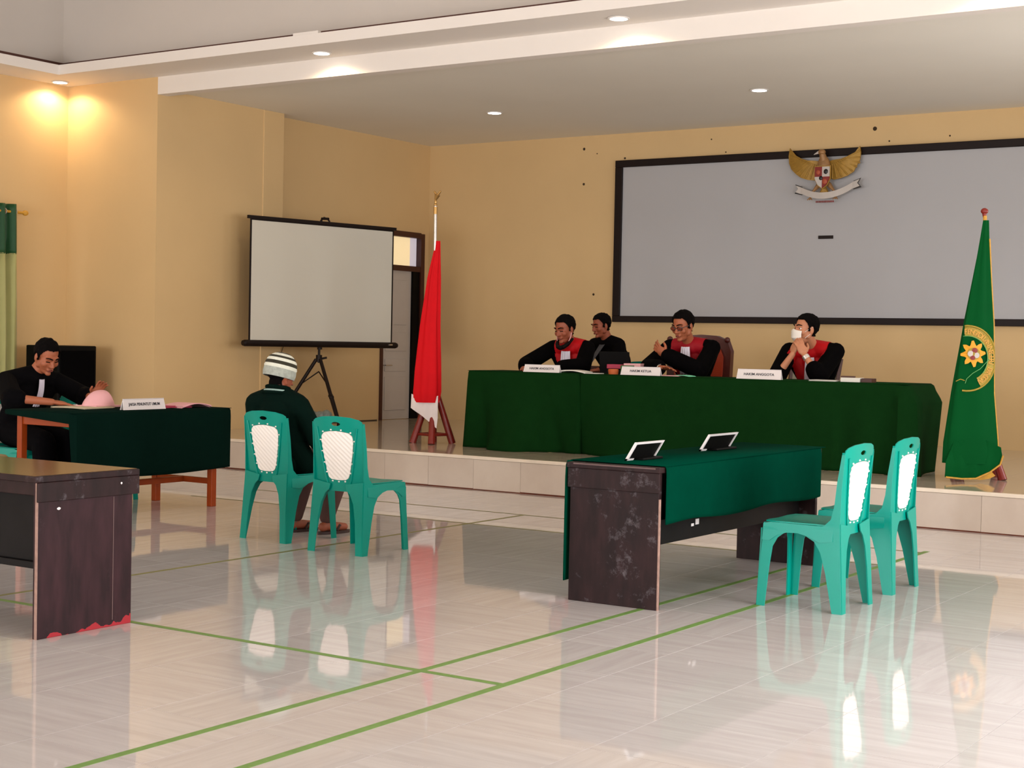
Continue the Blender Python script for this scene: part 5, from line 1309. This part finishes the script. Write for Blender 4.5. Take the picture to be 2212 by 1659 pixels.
# ------------------------------------------------------------------ things on the bench
def slab(name, c, sx, sy, h, rz, m, label, cat, group=None, z=JZ+.004):
    b = bx((-sx/2, -sy/2, 0), (sx/2, sy/2, h), min(.004, h*.3)); o = obj(name, b, m); o.location = (c[0], c[1], z); o.rotation_euler[2] = rz
    tag(o, label, cat, group); return o
def papers(c, sx, sy, n, rz, m, label, z=JZ+.004, name='paper_stack', lift=.0):
    t = empty(name, (c[0], c[1], z), rz); tag(t, label, 'papers')
    for k in range(n):
        b = BM(); o_ = (random.uniform(-.01, .01), random.uniform(-.01, .01))
        N = 8; A = []
        for i in range(N+1):
            u = i/N-.5; hz = .001+k*.004+lift*sin((u+.5)*pi)*(1-k*.1)
            A.append([b.verts.new((u*sx+o_[0], v_*sy+o_[1], hz+dz)) for v_ in (-.5, .5) for dz in (0, .003)])
        for p, q in zip(A, A[1:]):
            b.faces.new((p[0], q[0], q[2], p[2])); b.faces.new((p[1], p[3], q[3], q[1])); b.faces.new((p[0], p[1], q[1], q[0])); b.faces.new((p[2], q[2], q[3], p[3]))
        b.faces.new((A[0][0], A[0][2], A[0][3], A[0][1])); b.faces.new((A[-1][0], A[-1][1], A[-1][3], A[-1][2]))
        obj('sheet', b, m, t)
    return t
papers((-7.52, 12.42), .30, .2, 4, .15, M['paper'], 'crumpled white papers before the leftmost judge', lift=.02)
papers((-7.24, 12.34), .15, .12, 2, -.1, M['paper'], 'small white paper sheets left of the orange box')
o = BM(); lathe(o, [(.045, 0), (.05, .04), (.046, .05), (.040, .048), (.038, .01)], seg=18); o = obj('pen_pot', o, M['orangebox'], None, True); o.location = (-7.05, 12.36, JZ+.004); tag(o, 'small orange brown pot beside the middle name plate', 'pot')
slab('tissue_box', (-6.98, 12.50), .10, .10, .085, .1, M['greenbox'], 'small green box behind the middle name plate', 'box')
bk = empty('book_stack', (-7.02, 12.70, JZ+.004), .1); tag(bk, 'stack of pink edged books behind the green box', 'books')
for k in range(3): obj('book', bx((-.09+.004*k, -.06, .035*k), (.09, .06, .035*k+.032), .003), M['pink' if k != 1 else 'magenta'], bk)
bk = empty('book_stack', (-7.17, 12.64, JZ+.004), .05); tag(bk, 'low stack of magenta folders before the man in black suit', 'books')
for k in range(2): obj('folder', bx((-.08, -.06, .05*k), (.07, .06, .05*k+.04), .003), M['magenta' if k else 'black'], bk)
lp = empty('laptop', (-7.30, 12.88, JZ+.004), .25); tag(lp, 'dark laptop with its lid up between two judges', 'laptop')
obj('keyboard_base', bx((-.15, -.1, 0), (.15, .1, .015), .003), M['black'], lp); b_ = bx((-.15, .0, 0), (.15, .008, .20), .003); bmesh.ops.rotate(b_, cent=(0, 0, 0), matrix=Matrix.Rotation(radians(12), 3, 'X'), verts=b_.verts); o = obj('lid', b_, M['black'], lp); o.location = (0, -.1, .012)
papers((-6.48, 12.40), .22, .14, 2, .1, M['pink'], 'pink sheets under the hand of the judge in spectacles')
papers((-6.34, 12.42), .16, .12, 2, -.1, M['mint'], 'mint green folder on the bench beside the pink sheets', lift=.008)
papers((-4.99, 12.40), .24, .16, 3, .0, M['paper'], 'white paper pad on the bench right of the masked judge')
slab('paper_box', (-4.745, 12.40), .17, .12, .038, .05, M['paper'], 'flat white carton near the right end of the bench', 'box')
slab('dark_box', (-4.60, 12.40), .09, .12, .036, .0, M['darkwood'], 'small dark brown box at the right end of the bench', 'box')
o = slab('notebook', (-4.79, 12.42), .12, .08, .012, .3, M['darkwood'], 'small brown notebook lying on the flat white carton', 'notebook', z=JZ+.043)

# on the left table
tz = PZ+.005
papers((-9.0, 7.78), .34, .30, 3, .1, M['beige'], 'open beige papers under the hands of the reading man', z=tz, lift=.004)
pg = empty('pink_document', (-9.0, 7.93, tz+.016), .15); tag(pg, 'thick pink document with pages held up in a curve', 'document')
for k in range(3):
    b = BM(); N = 20; K = 12; A = []; R = .132-.004*k; Hh_ = .118-.004*k
    for i in range(N+1):
        a = 2*pi*i/N
        A.append([b.verts.new(((.085-.004*k)*sin(j/K*pi/2)*cos(a)*(1+.2*(j/K)**4)+.012*cos(3*a)*sin(j/K*pi/2), R*1.02*sin(j/K*pi/2)**.9*sin(a)*(1+.22*(j/K)**5)+.035*(1-j/K), Hh_*cos(j/K*pi/2)**.8)) for j in range(1, K+1)])
    for p, q in zip(A, A[1:]):
        for j in range(K-1): b.faces.new((p[j], p[j+1], q[j+1], q[j]))
    bmesh.ops.remove_doubles(b, verts=b.verts, dist=.0005); top_ = b.verts.new((0, .035, Hh_))
    es = [e for e in b.edges if len(e.link_faces) == 1 and min(v.co.z for v in e.verts) > Hh_*.5]
    for e in es: b.faces.new((e.verts[0], e.verts[1], top_))
    obj('page', b, M['pink'], pg, True)
obj('page_block', bx((-.10, -.14, -.012), (.10, .14, .004), .003), M['pink'], pg)
papers((-8.78, 8.18), .24, .16, 3, pi/2-.1, M['pink'], 'thin pink papers left of the name plate on the left table', z=tz, lift=.012)
mf = papers((-8.72, 8.36), .34, .2, 4, pi/2, M['magenta'], 'magenta folders behind the right side of the left name plate', z=tz, lift=.004)
papers((-8.66, 8.52), .32, .2, 5, pi/2+.05, M['pink'], 'curled pink papers at the right end of the left table', z=tz+.0, lift=.03)

# ------------------------------------------------------------------ loudspeaker, bag, curtain
ls = empty('loudspeaker', (-12.68, 10.67, 0)); tag(ls, 'tall black loudspeaker cabinet behind the reading man', 'loudspeaker')
obj('cabinet', bx((-.25, -.25, 0), (.25, .25, 1.2), .012), M['black'], ls); obj('grille', bx((.25, -.22, .05), (.262, .22, 1.15), .004), M['blackcloth'], ls)
bg_ = BM(); random.seed(3)
for (c, r) in (((0, 0, .10), (.16, .12, .10)), ((.1, .05, .08), (.10, .1, .08)), ((-.12, .02, .07), (.1, .09, .07))): ball(bg_, c, r, 3)
bme_ = remesh(bg_, .012, 'bag', 0)
for v in bme_.vertices: n_ = noise.noise(v.co*14)*.025+noise.noise(v.co*35)*.01; v.co += v.normal*n_; v.co.z = max(0, v.co.z)
o = link_mesh('plastic_bag', bme_, M['bag'], None, True); o.location = (-10.0, 11.55, SZ); tag(o, 'crumpled grey plastic bag on the stage edge behind the left table', 'bag')
bg_ = BM(); ball(bg_, (0, 0, .0), (.15, .1, .06), 3); ball(bg_, (.1, 0, .02), (.07, .08, .06), 3); bme_ = remesh(bg_, .012, 'bag', 0)
for v in bme_.vertices: n_ = noise.noise(v.co*18+V((3, 3, 3)))*.03; v.co += v.normal*n_; v.co.z = max(-.05, v.co.z)
o = link_mesh('plastic_bag', bme_, M['bag2'], None, True); o.location = (-10.02, 11.62, SZ+.235); tag(o, 'dark grey plastic bag lying on top of the paler bag', 'bag')

ct = empty('curtain', (XH+.12, 9.6, .12)); tag(ct, 'two tone green curtain on the left wall', 'curtain')
def curt(z0, z1, m, nm, y0=8.4, y1=10.50, fl=.0):
    bm = BM(); N = 150; rows = 10; G_ = []
    for i in range(N+1):
        y = y0+(y1-y0)*i/N; colm = []
        for r in range(rows+1):
            z = z0+(z1-z0)*r/rows; a = sin(y*2*pi/.13)*.035+.01*sin(y*31+z*2)
            colm.append(bm.verts.new((a-0, y-ct.location.y+(2.6-z)*.012, z-.12)))
        G_.append(colm)
    for p, q in zip(G_, G_[1:]):
        for r in range(rows): bm.faces.new((p[r], p[r+1], q[r+1], q[r]))
    me = bpy.data.meshes.new(nm); bm.to_mesh(me); bm.free(); o = link_mesh(nm, me, m, ct, True); s = o.modifiers.new('t', 'SOLIDIFY'); s.thickness = .004; return o
curt(2.14, 2.66, M['curtaind'], 'upper_panel'); curt(.12, 2.15, M['curtainl'], 'lower_panel')
rt = empty('curtain_rod', (XH+.12, 9.6, 2.58)); tag(rt, 'gold curtain rod with rounded end above the green curtain', 'curtain rod')
b_ = BM(); rod(b_, (0, -1.3, 0), (0, .96, 0), .014); obj('rod', b_, M['gold'], rt, True)
b_ = BM(); ball(b_, (0, .99, 0), (.03, .035, .03), 2); obj('finial', b_, M['gold'], rt, True)
b_ = BM(); rod(b_, (-.12, .85, 0), (0, .85, 0), .012); obj('bracket', b_, M['gold'], rt, True)
b_ = BM()
for k in range(14): 
    for q in range(12):
        a0, a1 = 2*pi*q/12, 2*pi*(q+1)/12; yv = .86-.13*k
        rod(b_, (.028*cos(a0), yv, .028*sin(a0)), (.028*cos(a1), yv, .028*sin(a1)), .006, .006, 6)
obj('eyelets', b_, M['silver'], ct, True).location = (0, 0, 2.46)
